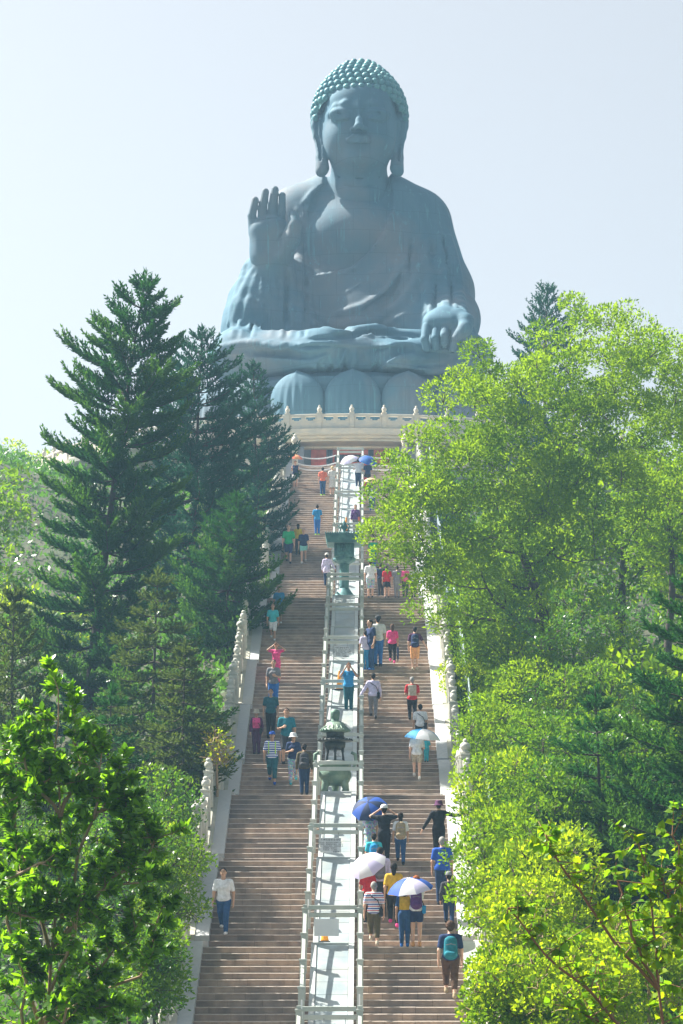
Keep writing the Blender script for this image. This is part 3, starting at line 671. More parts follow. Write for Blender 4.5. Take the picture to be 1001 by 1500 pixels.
for sx in (-1, 1):
    g.line([H(526+sx*8,175,-2.35), H(526+sx*20,170,-2.42), H(526+sx*34,172.5,-2.0), H(526+sx*43,179,-1.5)], [.12,.13,.12,.08], .35)
    g.el(H(526+sx*24,184,-2.95), (.95,.26,.26), .5, sub=True)
    g.el(H(526+sx*24,182.0,-2.1), (.92,.58,.40), .2)
    g.el(H(526+sx*24,187.0,-2.0), (.80,.50,.24), .25)             # lid
    g.line([H(526+sx*11,184.3,-2.60), H(526+sx*24,185.6,-2.72), H(526+sx*38,182.5,-2.22)], .085, .04, sub=True)
    g.rc(H(526+sx*17,192,-2.62), H(526+sx*34,192,-2.25), .10, .10, .25)
    g.rc(H(526+sx*12,206,-2.75), H(526+sx*19,220,-2.55), .09, .07, .15, sub=True)
    # ears
    e = lambda px, py, dy=0: H(527+sx*px, py, dy)
    g.line([e(57,172,.2), e(62,170,.35), e(64,182,.4), e(62,198,.3), e(58,214,.1), e(57,232,-.1), e(56,252,-.25)], [.34,.38,.36,.30,.30,.34,.42], .12, flat=(1,1.1,1))
    g.line([e(57,180,-.1), e(58,200,-.05), e(55,222,-.2), e(53,248,-.3)], [.3,.3,.3,.42], .15)
    g.line([e(62,180,-.15), e(62,200,-.1), e(57,220,-.3), e(56,240,-.5)], [.18,.2,.15,.1], .1, sub=True)
g.line([H(509,221.5,-2.42), H(518,218.8,-2.66), H(526,219.4,-2.72), H(534,218.8,-2.66), H(543,221.5,-2.42)], [.08,.13,.12,.13,.08], .15)
g.line([H(512,224,-2.42), H(526,225.4,-2.66), H(541,224,-2.42)], [.10,.16,.10], .15)
g.line([H(507,222.4,-2.50), H(518,221.6,-2.84), H(526,221.4,-2.88), H(534,221.6,-2.84), H(545,222.4,-2.50)], .06, .05, sub=True)
g.el(H(526,233,-2.65), (.6,.25,.12), .2, sub=True); g.el(H(526,211.5,-3.0), (.13,.2,.2), .12, sub=True)
g.line([H(497,262,-.35), H(526,268,-.95), H(555,262,-.35)], .06, .1, sub=True); g.line([H(494,275,-.5), H(526,281,-1.0), H(558,275,-.5)], .05, .1, sub=True)
part_from(g, 'head', M_bronze)
# hair: cap with rows of curls
M_hair = mat('curled_hair_bronze', (.06,.19,.21), .5, (.04,.13,.16), .8, col3=(.10,.26,.26), scale3=.5, metal=.1, spec=.3)
HC = H(527,165,.9)
hb = MB(); curls = []
def hair_r(th, ph):
    "cap radius profile by polar angle th from the top"
    return 1
def hp(th, a):
    rx, ry, rz = 3.22, 3.15, 3.28
    x = rx*math.sin(th)*math.cos(a); y = ry*math.sin(th)*math.sin(a); z = rz*math.cos(th)
    bump = .55*math.exp(-(th/.55)**2)                                 # crown swelling
    return HC+np.array([x, y, z+bump])
nt_, na_ = 30, 64; V = []
for i in range(nt_):
    for j in range(na_):
        a = j*2*math.pi/na_; front = max(0, -math.sin(a))
        thm = 2.05-.80*front**.7 if front > 0 else 2.05
        th = .001+(thm)*i/(nt_-1); V.append(hp(th, a))
ii = np.arange(nt_*na_).reshape(nt_, na_); jj = np.roll(ii, -1, 1)
ob('hair_cap', me_np('hair_cap', np.array(V), np.stack([ii[:-1], ii[1:], jj[1:], jj[:-1]], -1).reshape(-1,4), [M_hair], smooth=True), statue)
g2 = MB(); g2.lathe([(.0,.30),(.11,.285),(.20,.24),(.26,.16),(.295,.06),(.30,-.05)][::-1], 9, cap=False)
tv = np.concatenate(g2.V)*.86; tq = np.concatenate(g2.Q)
cb = MB(); th = .34
while th < 2.04:
    ringr = 3.14*math.sin(th); n = max(1, int(2*math.pi*ringr/.50))
    for j in range(n):
        a = (j+.5*(int(th/.142) % 2))*2*math.pi/n; front = max(0, -math.sin(a)); thm = 2.05-.80*front**.7
        if th > thm-.0: continue
        p = hp(th, a); q = hp(th+.01, a); q2 = hp(th, a+.01); nr = np.cross(q-p, q2-p); nr /= np.linalg.norm(nr)
        u = np.cross([0,0,1.], nr); u /= np.linalg.norm(u)+1e-9; w = np.cross(nr, u)
        cb.add(p+tv[:,0:1]*u+tv[:,1:2]*w+tv[:,2:3]*nr, tq)
    th += .150
c_ = cb.build('hair_curls', [M_hair], statue, smooth=True); c_['kind'] = 'stuff'
# raised right hand --------------------------------------------------------
g = Grid((-8.6,-9.5,5.5), (-2.8,-3.5,15.6), .08); Dh = 162.6
g.rc(S(397,402,163.4), S(398,372,162.9), 1.10, 1.25, .4)
g.rc(S(388,372,162.7), S(384,340,162.5), .95, .85, .5, flat=(1,.75,1)); g.rc(S(408,372,162.7), S(406,340,162.5), 1.0, .85, .5, flat=(1,.75,1)); g.rc(S(398,375,162.5), S(396,338,162.5), 1.1, .95, .5, flat=(1,.65,1))
for b0, mid, tip, r in (((372,342),(369,316),(374,293),.27), ((384,334),(385,305),(389,281),.28), ((398,332),(400,302),(403,278),.29), ((411,334),(413,310),(414,286),.25)):
    g.line([S(*b0,Dh), S(*mid,Dh-.15), S(*tip,Dh-.25)], [r*1.35, r*1.08, r*.9], .06)
g.line([S(412,372,Dh-.3), S(426,352,Dh-.8), S(431,332,Dh-.9), S(431,316,Dh-.7)], [.75,.58,.44,.36], .3)
g.el(S(396,356,Dh-1.05), (.75,.28,.85), .35, sub=True)
g.line([S(412,345,Dh-.75), S(402,358,Dh-.95), S(400,376,Dh-.95)], .07, .1, sub=True)
for q in (303,318): g.line([S(368,q+6,Dh-.62), S(414,q,Dh-.65)], .05, .08, sub=True)
part_from(g, 'raised_hand', M_bronze)
# hand resting on the knee ---------------------------------------------------
g = Grid((3.0,-12.6,1.0), (9.0,-6,6.0), .07); Dk = 158.3
g.rc(S(655,486,160.6), S(652,474,159.2), 1.05, 1.15, .4)
g.rc(S(640,470,159.2), S(664,470,159.2), .95, 1.0, .4, flat=(1,1.15,.62)); g.rc(S(631,477,158.3), S(660,477,158.2), .55, .62, .5)
for b0, mid, tip, r in (((625,480),(622,497),(626,513),.27), ((639,482),(637,496),(639,510),.28), ((652,481),(651,492),(651,504),.29), ((666,482),(667,496),(663,512),.26)):
    g.line([S(*b0,Dk-.3), S(*mid,Dk-.9), S(*tip,Dk-.8)], [r*1.2, r, r*.95], .04)
g.line([S(672,466,Dk+.3), S(682,472,Dk-.2), S(681,482,Dk-.75), S(676,488,Dk-.9)], [.62,.55,.45,.38], .25)
part_from(g, 'resting_hand', M_bronze)
# ---------------------------------------------------------------- vegetation
M_bark = mat('conifer_bark', (.075,.055,.042), .95, (.045,.035,.028), 8, bump=.5, bscale=20)
M_bark2 = mat('grey_brown_bark', (.09,.068,.05), .95, (.05,.04,.03), 7, bump=.4, bscale=20)
M_twig = mat('pale_twig', (.36,.25,.15), .85, (.24,.17,.10), 5)
def leafmat(name, c, c2, t, trans=.45, rough=.5, scale=1.0, c3=None, spec=.05):
    return mat(name, c, rough, c2, scale, col3=c3, scale3=.5, trans=trans, tcol=t, lo=.3, hi=.7, spec=spec)
M_ndl = leafmat('dark_needles', (.026,.095,.026), (.042,.13,.026), (.05,.20,.02), .25, scale=.8)
M_ndl_b = leafmat('haze_tinted_needles', (.020,.080,.050), (.032,.105,.06), (.03,.14,.06), .22, scale=.8)  # distance haze mixed into the needle green of the far conifers
M_ndl_y = leafmat('bright_needles', (.035,.10,.022), (.065,.15,.025), (.12,.28,.015), .35, scale=1.1)
M_ndl_o = leafmat('olive_needles', (.045,.085,.022), (.095,.12,.03), (.13,.19,.02), .35, scale=1.3)
M_lf_big = leafmat('acacia_leaves', (.085,.18,.007), (.14,.23,.007), (.46,.68,.005), .44, scale=.45)
M_lf_mid = leafmat('shrub_leaves', (.060,.14,.009), (.10,.185,.009), (.30,.52,.007), .40, scale=.7)
M_lf_yel = leafmat('yellow_green_leaves', (.16,.27,.010), (.21,.30,.012), (.56,.72,.010), .5, scale=.8)
M_lf_dark = leafmat('glossy_dark_leaves', (.040,.11,.013), (.075,.16,.014), (.14,.36,.012), .35, rough=.3, scale=1.2, spec=.35)
M_lf_new = leafmat('fresh_green_leaves', (.085,.21,.015), (.12,.26,.018), (.36,.70,.01), .5, rough=.35, scale=1.2, spec=.35)
M_lf_far = leafmat('far_canopy_leaves', (.15,.24,.012), (.21,.28,.012), (.48,.66,.01), .55, scale=.12)
M_lf_far2 = leafmat('far_dull_leaves', (.06,.10,.03), (.10,.13,.045), (.18,.26,.04), .4, scale=.2)
M_yl = leafmat('yellowing_leaves', (.28,.24,.02), (.32,.30,.03), (.6,.5,.02), .5)
def unit(v): return v/(np.linalg.norm(v, axis=-1, keepdims=True)+1e-9)
def blades(C, D, U, L, W, mats, mi=None, name='foliage'):
    "flat pointed blades: base C, direction D, side U; folded along the midrib; 4 verts / 2 tris (kite)"
    C = np.asarray(C); n = len(C); L = np.broadcast_to(L, n)[:,None]; W = np.broadcast_to(W, n)[:,None]
    V = np.stack([C, C+D*L*.45+U*W*.5, C+D*L, C+D*L*.45-U*W*.5], 1).reshape(-1,3)
    i = np.arange(n)*4; Q = np.stack([i, i+1, i+2, i+3], 1)
    return V, Q
def rand_dirs(n, r=None):
    v = (r or rng).normal(size=(n,3)); return unit(v)
def pine(name, base, apex, rad, label, mneedle, seed, whorls=26, z0=.12, group='tall conifers left of the stairs', dens=1.0, lean=None, tilt=.35, tips=None, shape=None):
    "araucaria-like conifer: tapered trunk, whorls of boughs, every bough a flat spray of upswept needle ropes"
    r = np.random.default_rng(seed); base = np.array(base, float); apex = np.array(apex, float); Ht = apex[2]-base[2]
    t = tag(empty(name, base), label, 'tree', group)
    ax = apex-base; mid = ax*.5+np.array([(-.03 if ax[0] > 0 else .03)*Ht*.6, 0, 0])
    def trunk(u): return (2*u*(1-u))*mid*1.0+u*u*ax+ (0)
    us = np.linspace(0, 1, 16); tp = np.array([trunk(u) for u in us]); 
    MB().tube(tp, np.interp(us, [0,.1,1], [.02*Ht**.5+.012*Ht, .011*Ht, .015]), 9, cap=False).build('trunk', [M_bark], t, smooth=True)
    C = []; D = []; U = []; L = []; W = []; bb = MB()
    for w in range(whorls):
        u = z0+(1-z0)*(w/whorls)**.92; u = min(u, .995)
        sh = (1-u)/(1-z0); R0 = rad*(shape(1-sh) if shape else (1-(1-sh)**1.5)*1.02+.04)
        p = trunk(u); nb = 5; a0 = r.uniform(0, 6.28)
        if w == whorls-1: R0 *= 1
        for b in range(nb):
            a = a0+b*2*math.pi/nb+r.normal(0,.16); Rb = R0*r.uniform(.70,1.18)
            if Rb < .12: continue
            out = np.array([math.cos(a), math.sin(a), 0]); side = np.array([-math.sin(a), math.cos(a), 0])
            m = max(5, int(Rb/.22)); s = np.linspace(0, 1, m)
            rise = tilt-.15+(.75*(1-sh)**1.5)                                  # higher boughs point up more
            Z = Rb*((tilt-.35+.62*(1-sh)**3)*s-.40*s*(1-s)*sh+.12*s**3)
            B = p+np.outer(s*Rb, out)+np.outer(Z, [0,0,1])+np.outer(np.sin(s*3)*Rb*r.normal(0,.06), side)
            bb.tube(B, np.linspace(.012*Rb+.012, .006, m), 4, cap=False)
            tg = unit(np.gradient(B, axis=0))
            # secondary ropes
            k = int(max(6, Rb/.10)*dens)
            for q in range(k):
                f = .16+.84*(q+.5)/k; c = B[0]+0*B[0]; idx = f*(m-1); i0 = min(int(idx), m-2); c = B[i0]+(B[i0+1]-B[i0])*(idx-i0)
                sgn = 1 if q % 2 else -1; tl = Rb*.33*(1-.45*f)*r.uniform(.75,1.15)+.16
                d = unit(tg[i0]*.75+side*sgn*r.uniform(.55,.85)+np.array([0,0,r.uniform(.15,.5)]))
                ns = max(3, int(tl/.075)); uu = (np.arange(ns)+.5)/ns
                cc = c+np.outer(uu*tl, d)+np.outer((uu**2)*tl*.25, [0,0,1])
                for rep in range(4):
                    dd = unit(d*1.15+r.normal(0,.42,(ns,3))+np.array([0,0,.10])); C.append(cc); D.append(dd); U.append(unit(np.cross(dd, rand_dirs(ns, r))))
                    L.append(np.full(ns, .155)*r.uniform(.8,1.25,ns)); W.append(np.full(ns, .050)*r.uniform(.8,1.3,ns))
            nt = max(4, int(k*.7))                                      # the bough's own needles and tip
            f = r.uniform(.3,1,nt)*(m-1); i0 = np.minimum(f.astype(int), m-2); cc = B[i0]+(B[i0+1]-B[i0])*(f-i0)[:,None]
            dd = unit(tg[i0]+r.normal(0,.45,(nt,3))+np.array([0,0,.25])); C.append(cc); D.append(dd); U.append(unit(np.cross(dd, rand_dirs(nt, r)))); L.append(np.full(nt,.28)); W.append(np.full(nt,.06))
    # leader
    n = 60; f = r.uniform(.93,1,n); cc = np.array([trunk(q) for q in f]); dd = unit(r.normal(0,.5,(n,3))+np.array([0,0,.9])); C.append(cc); D.append(dd); U.append(unit(np.cross(dd, rand_dirs(n,r)))); L.append(np.full(n,.3)); W.append(np.full(n,.05))
    C, D, U, L, W = [np.concatenate(q) for q in (C, D, U, L, W)]
    V, Q = blades(C, D, U, L, W, None)
    mats = [mneedle]+([tips] if tips else []); mi = None
    if tips:
        dist = np.linalg.norm(C[:,:2]-np.array([trunk(q)[:2] for q in np.clip(C[:,2]/Ht, 0, 1)]), axis=1)
        mi = ((dist/rad+r.normal(0,.15,len(C))+.35*(np.sin(C[:,2]*2.1+C[:,0]*1.3) > .3)) > .95).astype(int)
    bb.build('boughs', [M_bark], t, smooth=True)['kind'] = 'stuff'
    c = ob('needles', me_np('needles', V, Q, mats, mi), t); c['kind'] = 'stuff'
    return t
def limbs(b, p, d, L, r0, depth, out, r, spread=.6, up=.15, taper=.72):
    "recursive branching; tips are appended to out"
    n = 5; pts = [np.array(p)]; dd = unit(np.array(d, float))
    for i in range(n):
        dd = unit(dd+r.normal(0,.10,3)+np.array([0,0,up*.25])); pts.append(pts[-1]+dd*L/n)
    b.tube(pts, np.linspace(r0, r0*taper, n+1), 6 if depth > 2 else 5 if depth > 0 else 4, cap=False)
    if depth <= 1: out.append((pts[3], dd)); 
    if depth == 0: out.append((pts[-1], dd)); return
    k = 3 if depth > 1 and r.random() < .5 else 2
    a0 = r.uniform(0, 6.28); s = unit(np.cross(dd, [0.1,.2,1])); w = np.cross(dd, s)
    for j in range(k):
        a = a0+j*2*math.pi/k+r.normal(0,.3); sp = spread*r.uniform(.7,1.3)
        nd = unit(dd+sp*(math.cos(a)*s+math.sin(a)*w)+np.array([0,0,up])); limbs(b, pts[-1], nd, L*r.uniform(.62,.85), r0*taper*.82, depth-1, out, r, spread, up, taper)
cnts = []
def clumps(cs, rs, dens, leafL, leafW, r, updir=.5, flat=.75, shell=.6):
    "leaves on clump shells: centres cs, radii rs"
    C = []; N = []; cnts.clear()
    for c, q in zip(cs, rs):
        n = int(dens*q*q*r.uniform(.6,1.35)); v = rand_dirs(n, r); rad = q*(shell+(1-shell)*r.random(n)**.5)*(1+.18*np.sin(v[:,0]*5+q*9)*np.cos(v[:,1]*4)); 
        pz = c+v*rad[:,None]*np.array([1,1,flat]); kk = (v[:,2] > -.45) | (r.random(n) < .25); C.append(pz[kk]); N.append(v[kk]); cnts.append(int(kk.sum()))
    C = np.concatenate(C); N = np.concatenate(N); n = len(C)
    D = unit(N*.55+rand_dirs(n, r)*.8+np.array([0,0,updir])*.5); U = unit(np.cross(D, unit(N+rand_dirs(n, r)*.9)))
    return C, D, U, leafL*r.uniform(.7,1.3,n), leafW*r.uniform(.7,1.3,n)
def broadleaf(name, base, trunk_pts, tr, crown, label, m, seed, group=None, leafL=.16, leafW=.06, dens=220, nclump=60, crad=(.5,1.1), depth=4, mats2=None, cat='tree', hollow=.35, barkm=None, flat=.75, keep=None, tips=None):
    """crown: list of ellipsoids (centre, radii) in world coordinates; clumps of leaves fill their outer parts,
    limbs run from the trunk to the clumps"""
    r = np.random.default_rng(seed); base = np.array(base, float); t = tag(empty(name, base), label, cat, group)
    bb = MB(); tp = [np.array(q, float)-base for q in trunk_pts]
    fine = [];
    for i in range(len(tp)-1):
        for s in range(4): fine.append(tp[i]+(tp[i+1]-tp[i])*s/4+r.normal(0,tr*.12,3)*(i+s > 0))
    fine.append(tp[-1]); fr = np.linspace(tr, tr*.45, len(fine)); MB().tube(fine, fr, 9, cap=False).build('trunk', [barkm or M_bark2], t, smooth=True)
    cs = []; vol = np.array([np.prod(q[1]) for q in crown]); vol = vol/vol.sum()
    for (c, rad), v_ in zip(crown, vol):
        k = max(2, int(round(nclump*v_))); 
        v = rand_dirs(k*4, r); 
        # spread out evenly: greedy pick
        ch = [v[0]]; 
        for _ in range(k-1):
            dmin = np.min(np.linalg.norm(v[:,None]-np.array(ch)[None], axis=2), axis=1); ch.append(v[np.argmax(dmin*r.uniform(.6,1,len(v)))])
        ch = np.array(ch); f = hollow+(1-hollow)*r.random(k)**.45
        cs.append(np.array(c)-base+ch*np.array(rad)*f[:,None])
    cs = np.concatenate(cs)
    if keep is not None: cs = cs[[keep(q+base) for q in cs]]
    rs = r.uniform(crad[0], crad[1], len(cs))
    # limbs: each clump hangs on a curved limb from a point of the trunk or of a main limb
    order = np.argsort(np.linalg.norm(cs-fine[-1], axis=1)); nodes = [(np.array(q), rr) for q, rr in zip(fine[len(fine)//2:], fr[len(fine)//2:])]
    for ci in order:
        c = cs[ci]; P0 = np.array([q[0] for q in nodes]); cost = np.linalg.norm(P0-c, axis=1)+.8*np.maximum(0, P0[:,2]-c[2]+.3); j = int(np.argmin(cost)); p0, r0 = nodes[j]
        Lg = np.linalg.norm(c-p0)
        if not np.isfinite(Lg): continue
        if Lg < .15: continue
        n = 6; s = np.linspace(0, 1, n)[:,None]; sag = np.array([0,0,1.])*(-.10*Lg)*(s*(1-s)*4)
        pts = p0+(c-p0)*s+sag+r.normal(0,.035*Lg,(n,3))*(s*(1-s)*4)
        ra = min(r0*.78, .028+.036*Lg); bb.tube(pts, np.linspace(ra, max(.012, ra*.45), n), 5, cap=False)
        for i in range(2, n): nodes.append((pts[i], ra*(1-.5*i/n)))
        for _ in range(3):
            e = c+rand_dirs(1, r)[0]*rs[ci]*.8; bb.tube([pts[-2], (pts[-1]+e)/2+r.normal(0,.04,3), e], [.014,.010,.006], 3, cap=False)
    bb.build('limbs', [barkm or M_bark2], t, smooth=True)
    C, D, U, L, W = clumps(cs, rs, dens, leafL, leafW, r, flat=flat)
    V, Q = blades(C, D, U, L, W, None); mats = [m]+(mats2 or []); mi = None
    if mats2:
        cid = np.repeat(np.arange(len(cs)), cnts); mm = r.random(len(cs)); mi = np.where(r.random(len(C)) < .82, (mm[cid]*(len(mats2)+1)).astype(int), r.integers(0, len(mats2)+1, len(C)))
        mi = np.minimum(mi, len(mats2))
    o = ob('foliage', me_np('foliage', V, Q, mats, mi), t); o['kind'] = 'stuff'
    return t, cs, rs
def gz(x, y): return float(terrain(x, y))
def PB(px, D, dx=0):
    x = (px-CX0)*D/F+CAMX+dx; return (x, D, gz(x, D)-.2)
# --- conifers left
def ap(px, py, D): return P(px, py, D)
b_ = ap(118, 1130, 82); pine('norfolk_pine', (b_[0], 82, gz(b_[0], 82)-.3), ap(214, 402, 82), 2.25, 'tallest dark green conifer left of the stairs, leaning right, spire against the sky', M_ndl, 11, 25, .10, dens=1.9, tips=M_ndl_y, shape=lambda u: 1-(1-min(1,(1-u)/.36))**2)
b_ = ap(285, 1000, 96); pine('norfolk_pine', (b_[0], 96, gz(b_[0], 96)-.3), ap(297, 482, 96), 2.5, 'bluish conifer just right of and behind the tallest conifer', M_ndl_b, 12, 20, .12, dens=1.3, shape=lambda u: 1-(1-min(1,(1-u)/.5))**1.8)
b_ = ap(372, 900, 112); pine('norfolk_pine', (b_[0], 112, gz(b_[0], 112)-.3), ap(371, 530, 112), 1.75, 'slim hazy blue conifer nearest the altar, left of the stairs', M_ndl_b, 13, 20, .08, dens=1.3, shape=lambda u: min(1,(1-u)*1.9)**.8)
b_ = ap(330, 1010, 92); pine('norfolk_pine', (b_[0], 92, gz(b_[0], 92)-.3), ap(346, 725, 92), 2.1, 'shorter green conifer with fresh tips overhanging the upper left balustrade', M_ndl, 14, 15, .06, dens=1.25, tips=M_ndl_y, shape=lambda u: min(1,(1-u)*1.5)**.8)
b_ = ap(225, 1180, 76); pine('norfolk_pine', (b_[0], 76, gz(b_[0], 76)-.3), ap(232, 838, 76), 2.2, 'broad olive-tinged conifer in front of the tallest conifer', M_ndl_o, 15, 15, .06, dens=1.25, tilt=.05, tips=M_ndl_y, shape=lambda u: min(1,(1-u)*1.6)**.8)
b_ = ap(270, 1200, 71); pine('norfolk_pine', (b_[0], 71, gz(b_[0], 71)-.3), ap(272, 945, 71), 1.25, 'low spreading conifer touching the left balustrade below the descending group', M_ndl_o, 16, 14, .05, dens=1.1, tilt=.0, shape=lambda u: min(1,(1-u)*1.8)**.8)
b_ = ap(20, 1200, 70); pine('norfolk_pine', (b_[0], 70, gz(b_[0], 70)-.3), ap(22, 862, 70), 1.8, 'olive green conifer at the left edge behind the glossy-leaved tree', M_ndl_o, 17, 18, .06, tilt=.5, tips=M_ndl_y)
b_ = ap(150, 1240, 64); pine('norfolk_pine', (b_[0], 64, gz(b_[0], 64)-.3), ap(165, 1010, 64), 1.6, 'dark low conifer between the glossy-leaved tree and the balustrade', M_ndl, 18, 12, .05, tilt=.0, shape=lambda u: min(1,(1-u)*1.6)**.8)
# --- conifers right
G_ = 'conifers right of the stairs'
b_ = ap(800, 900, 122); pine('norfolk_pine', (b_[0], 122, gz(b_[0], 122)-.3), ap(803, 416, 122), 1.9, 'bluish conifer top poking above the big spreading tree, right of the statue', M_ndl_b, 21, 20, .12, group=G_, tilt=.45, shape=lambda u: 1-(1-min(1,(1-u)/.36))**2)
b_ = ap(1030, 1350, 60); pine('norfolk_pine', (b_[0], 60, gz(b_[0], 60)-.3), ap(1022, 800, 60), 2.6, 'bright-tipped conifer with thick layered boughs at the right edge', M_ndl, 22, 17, .05, group=G_, dens=1.6, tips=M_ndl_y, shape=lambda u: min(1,(1-u)*1.7)**.8, tilt=.3)
b_ = ap(880, 1330, 62); pine('norfolk_pine', (b_[0], 62, gz(b_[0], 62)-.3), ap(872, 1010, 62), 1.9, 'small dark conifer left of the bright-tipped conifer at the right', M_ndl, 23, 12, .05, group=G_, dens=1.1, tilt=.2, tips=M_ndl_y, shape=lambda u: min(1,(1-u)*1.7)**.8)
# --- the big spreading tree on the right
def E(px, py, D, rx, ry, rz): return (P(px, py, D), (rx, ry, rz))
cr = [E(865,545,85,2.6,2.6,2.0), E(790,600,85,2.6,2.6,1.8), E(700,600,84,2.0,2.4,1.3), E(655,690,83,2.3,2.4,1.6), E(600,760,82,1.5,1.8,1.5), E(640,820,82,1.8,2.0,1.3), E(880,455,86,1.3,1.5,.7), E(760,690,84,2.6,2.6,1.9), E(850,740,84,2.4,2.4,2.0), E(930,600,86,2.0,2.4,2.0), E(720,830,82,2.2,2.0,1.4), E(690,545,84,1.3,1.3,.7), E(612,700,83,1.1,1.4,1.1), E(640,770,83,1.6,1.8,1.4), E(585,790,82,.9,1.3,1.0), E(650,880,83,1.2,1.6,1.0)]
broadleaf('spreading_tree', PB(835, 84), [PB(835,84), P(822,1000,84), P(790,880,84), P(765,810,84)], .30, cr, 'big bright green spreading tree leaning over the right side of the stairs', M_lf_big, 31, leafL=.15, leafW=.06, dens=1150, nclump=215, crad=(.42,.82), mats2=[M_lf_mid, M_lf_big], group='leafy trees right of the stairs', hollow=.66)
cr = [E(985,560,92,1.6,2.0,2.0), E(1000,680,92,1.9,2.0,2.2), E(960,760,90,1.6,2.0,1.8), E(925,500,91,1.0,1.2,.8), E(1020,820,92,2.0,2.0,2.0)]
broadleaf('spreading_tree', PB(985, 90), [PB(985,90), P(975,980,90), P(985,870,90), P(980,760,90)], .2, cr, 'second bright green tree at the right edge behind the big spreading tree', M_lf_big, 32, leafL=.15, leafW=.06, dens=850, nclump=90, crad=(.45,.9), mats2=[M_lf_mid], group='leafy trees right of the stairs')
# --- shrubs right between the balustrade and the trees
gs = 'shrubs beside the right balustrade'
SH = [ # px, py centre, D, rx, ry, rz, material, label
 (690,905,92,1.5,1.8,1.3, M_lf_mid, [M_lf_big], 'hazy green shrub hugging the upper right balustrade below the spreading tree'),
 (745,905,84,1.8,1.8,1.3, M_lf_mid, [M_lf_big], 'rounded green shrub under the low limb of the spreading tree'),
 (700,1000,84,1.25,1.8,1.2, M_lf_mid, [M_lf_yel], 'shrub with yellowish tips overlooking the backpacker in orange shorts'),
 (840,930,80,2.3,2.0,1.5, M_lf_mid, [M_lf_big, M_lf_dark], 'dark leafy shrub beneath the fork of the spreading tree'),
 (770,1030,78,1.6,1.8,1.3, M_lf_mid, [M_lf_big], 'mid green shrub with a bare dark stem, level with the blue and white umbrella'),
 (860,1040,76,2.0,1.8,1.5, M_lf_dark, [M_lf_mid], 'dark dense shrub between the spreading tree and the right conifers'),
 (720,1080,74,1.2,1.6,1.1, M_lf_mid, [M_lf_big], 'green shrub just right of the post row beside the blue and white umbrella'),
 (790,1120,70,1.6,1.6,1.3, M_lf_mid, [M_lf_dark], 'rounded shrub left of the small dark conifer'),
 (740,1165,64,1.25,1.4,1.1, M_lf_mid, [M_lf_yel], 'fresh green shrub pressing on the balustrade beside the dark-clad man with outstretched arm'),
 (830,1200,62,1.4,1.5,1.3, M_lf_dark, [M_lf_mid], 'dark green shrub in the gap below the small dark conifer'),
 (900,1110,68,1.5,1.5,1.3, M_lf_dark, [M_lf_mid], 'deep green thicket behind the bright-tipped conifer'),
 (735,1250,57,1.0,1.2,.95, M_lf_mid, [M_lf_big], 'light green shrub level with the man in the blue shirt'),
 (800,1280,54,1.2,1.2,1.0, M_lf_mid, [M_lf_yel], 'leafy shrub behind the yellow-green bush'),
]
for i, (px, py, D, rx, ry, rz, m, m2, lb) in enumerate(SH):
    c, rd = E(px, py, D, rx, ry, rz); bs = (c[0], D, min(gz(c[0], D), c[2]-rz)-.1)
    broadleaf('shrub', bs, [bs, c-np.array([0,0,rz*.3])], .07, [(c, rd), (c-np.array([0,0,rz*1.1]), (rx*.9, ry*.9, rz))], lb, m, 40+i, leafL=.13, leafW=.062, dens=1000, nclump=46, crad=(.34,.62), mats2=m2, group=gs, cat='shrub', hollow=.55)
gy_ = 'yellow-green bushes at the lower right'
for i, (px, py, D, rx, ry, rz, lb) in enumerate([(775,1345,46,.95,1.1,.75,'large yellow-green small-leaved bush at the lower right, beside the hiker'), (735,1440,43,.62,.9,.62,'yellow-green bush at the bottom edge against the right balustrade'), (850,1430,42,.95,1.0,.70,'dense yellow-green bush under the pale-twigged sapling'), (950,1390,44,1.0,1.0,.75,'yellow-green bush in the bottom right corner')]):
    c, rd = E(px, py, D, rx, ry, rz); bs = (c[0], D, gz(c[0], D)-.1)
    broadleaf('bush', bs, [bs, c-np.array([0,0,rz*.3])], .05, [(c, rd), (c-np.array([0,0,rz*1.2]), (rx*1.1, ry*1.0, rz))], lb, M_lf_yel, 70+i, leafL=.095, leafW=.06, dens=1700, nclump=70, crad=(.18,.36), mats2=[M_lf_mid, M_lf_yel], group=gy_, cat='bush', hollow=.5, barkm=M_twig)
# --- left shrubs beside the balustrade
gl = 'shrubs beside the left balustrade'
for i, (px, py, D, rx, ry, rz, m, m2, lb) in enumerate([
 (240,1180,62,.95,1.3,.9, M_lf_mid, [M_lf_dark], 'green shrub outside the left balustrade below the conifers'),
 (245,1262,56,.72,1.0,.85, M_lf_yel, [M_lf_mid, M_lf_mid], 'yellow-green shrub against the left balustrade above the man in the white shirt'),
 (190,1250,55,1.3,1.3,1.1, M_lf_dark, [M_lf_mid], 'dark shrub behind the glossy-leaved tree'),
 (226,1390,48,.42,.9,.62, M_lf_mid, [M_lf_dark], 'small-leaved green bush on the left balustrade posts at the bottom'),
 (318,1085,70,.36,.7,.35, M_yl, [M_lf_yel], 'yellow-leaved twiggy bush over the left balustrade posts'),
 (60,1190,58,1.5,1.3,1.3, M_lf_dark, [M_lf_mid], 'dark thicket at the left edge behind the glossy-leaved tree')]):
    c, rd = E(px, py, D, rx, ry, rz); bs = (c[0], D, min(gz(c[0], D), c[2]-rz)-.1)
    broadleaf('shrub', bs, [bs, c-np.array([0,0,rz*.3])], .06, [(c, rd), (c-np.array([0,0,rz*1.2]), (rx*1.05, ry, rz))], lb, m, 90+i, leafL=.11, leafW=.055, dens=900 if i != 4 else 260, nclump=44, crad=(.28,.5) if i != 4 else (.15,.3), mats2=m2, group=gl, cat='shrub', hollow=.5, barkm=M_twig if i == 4 else None)
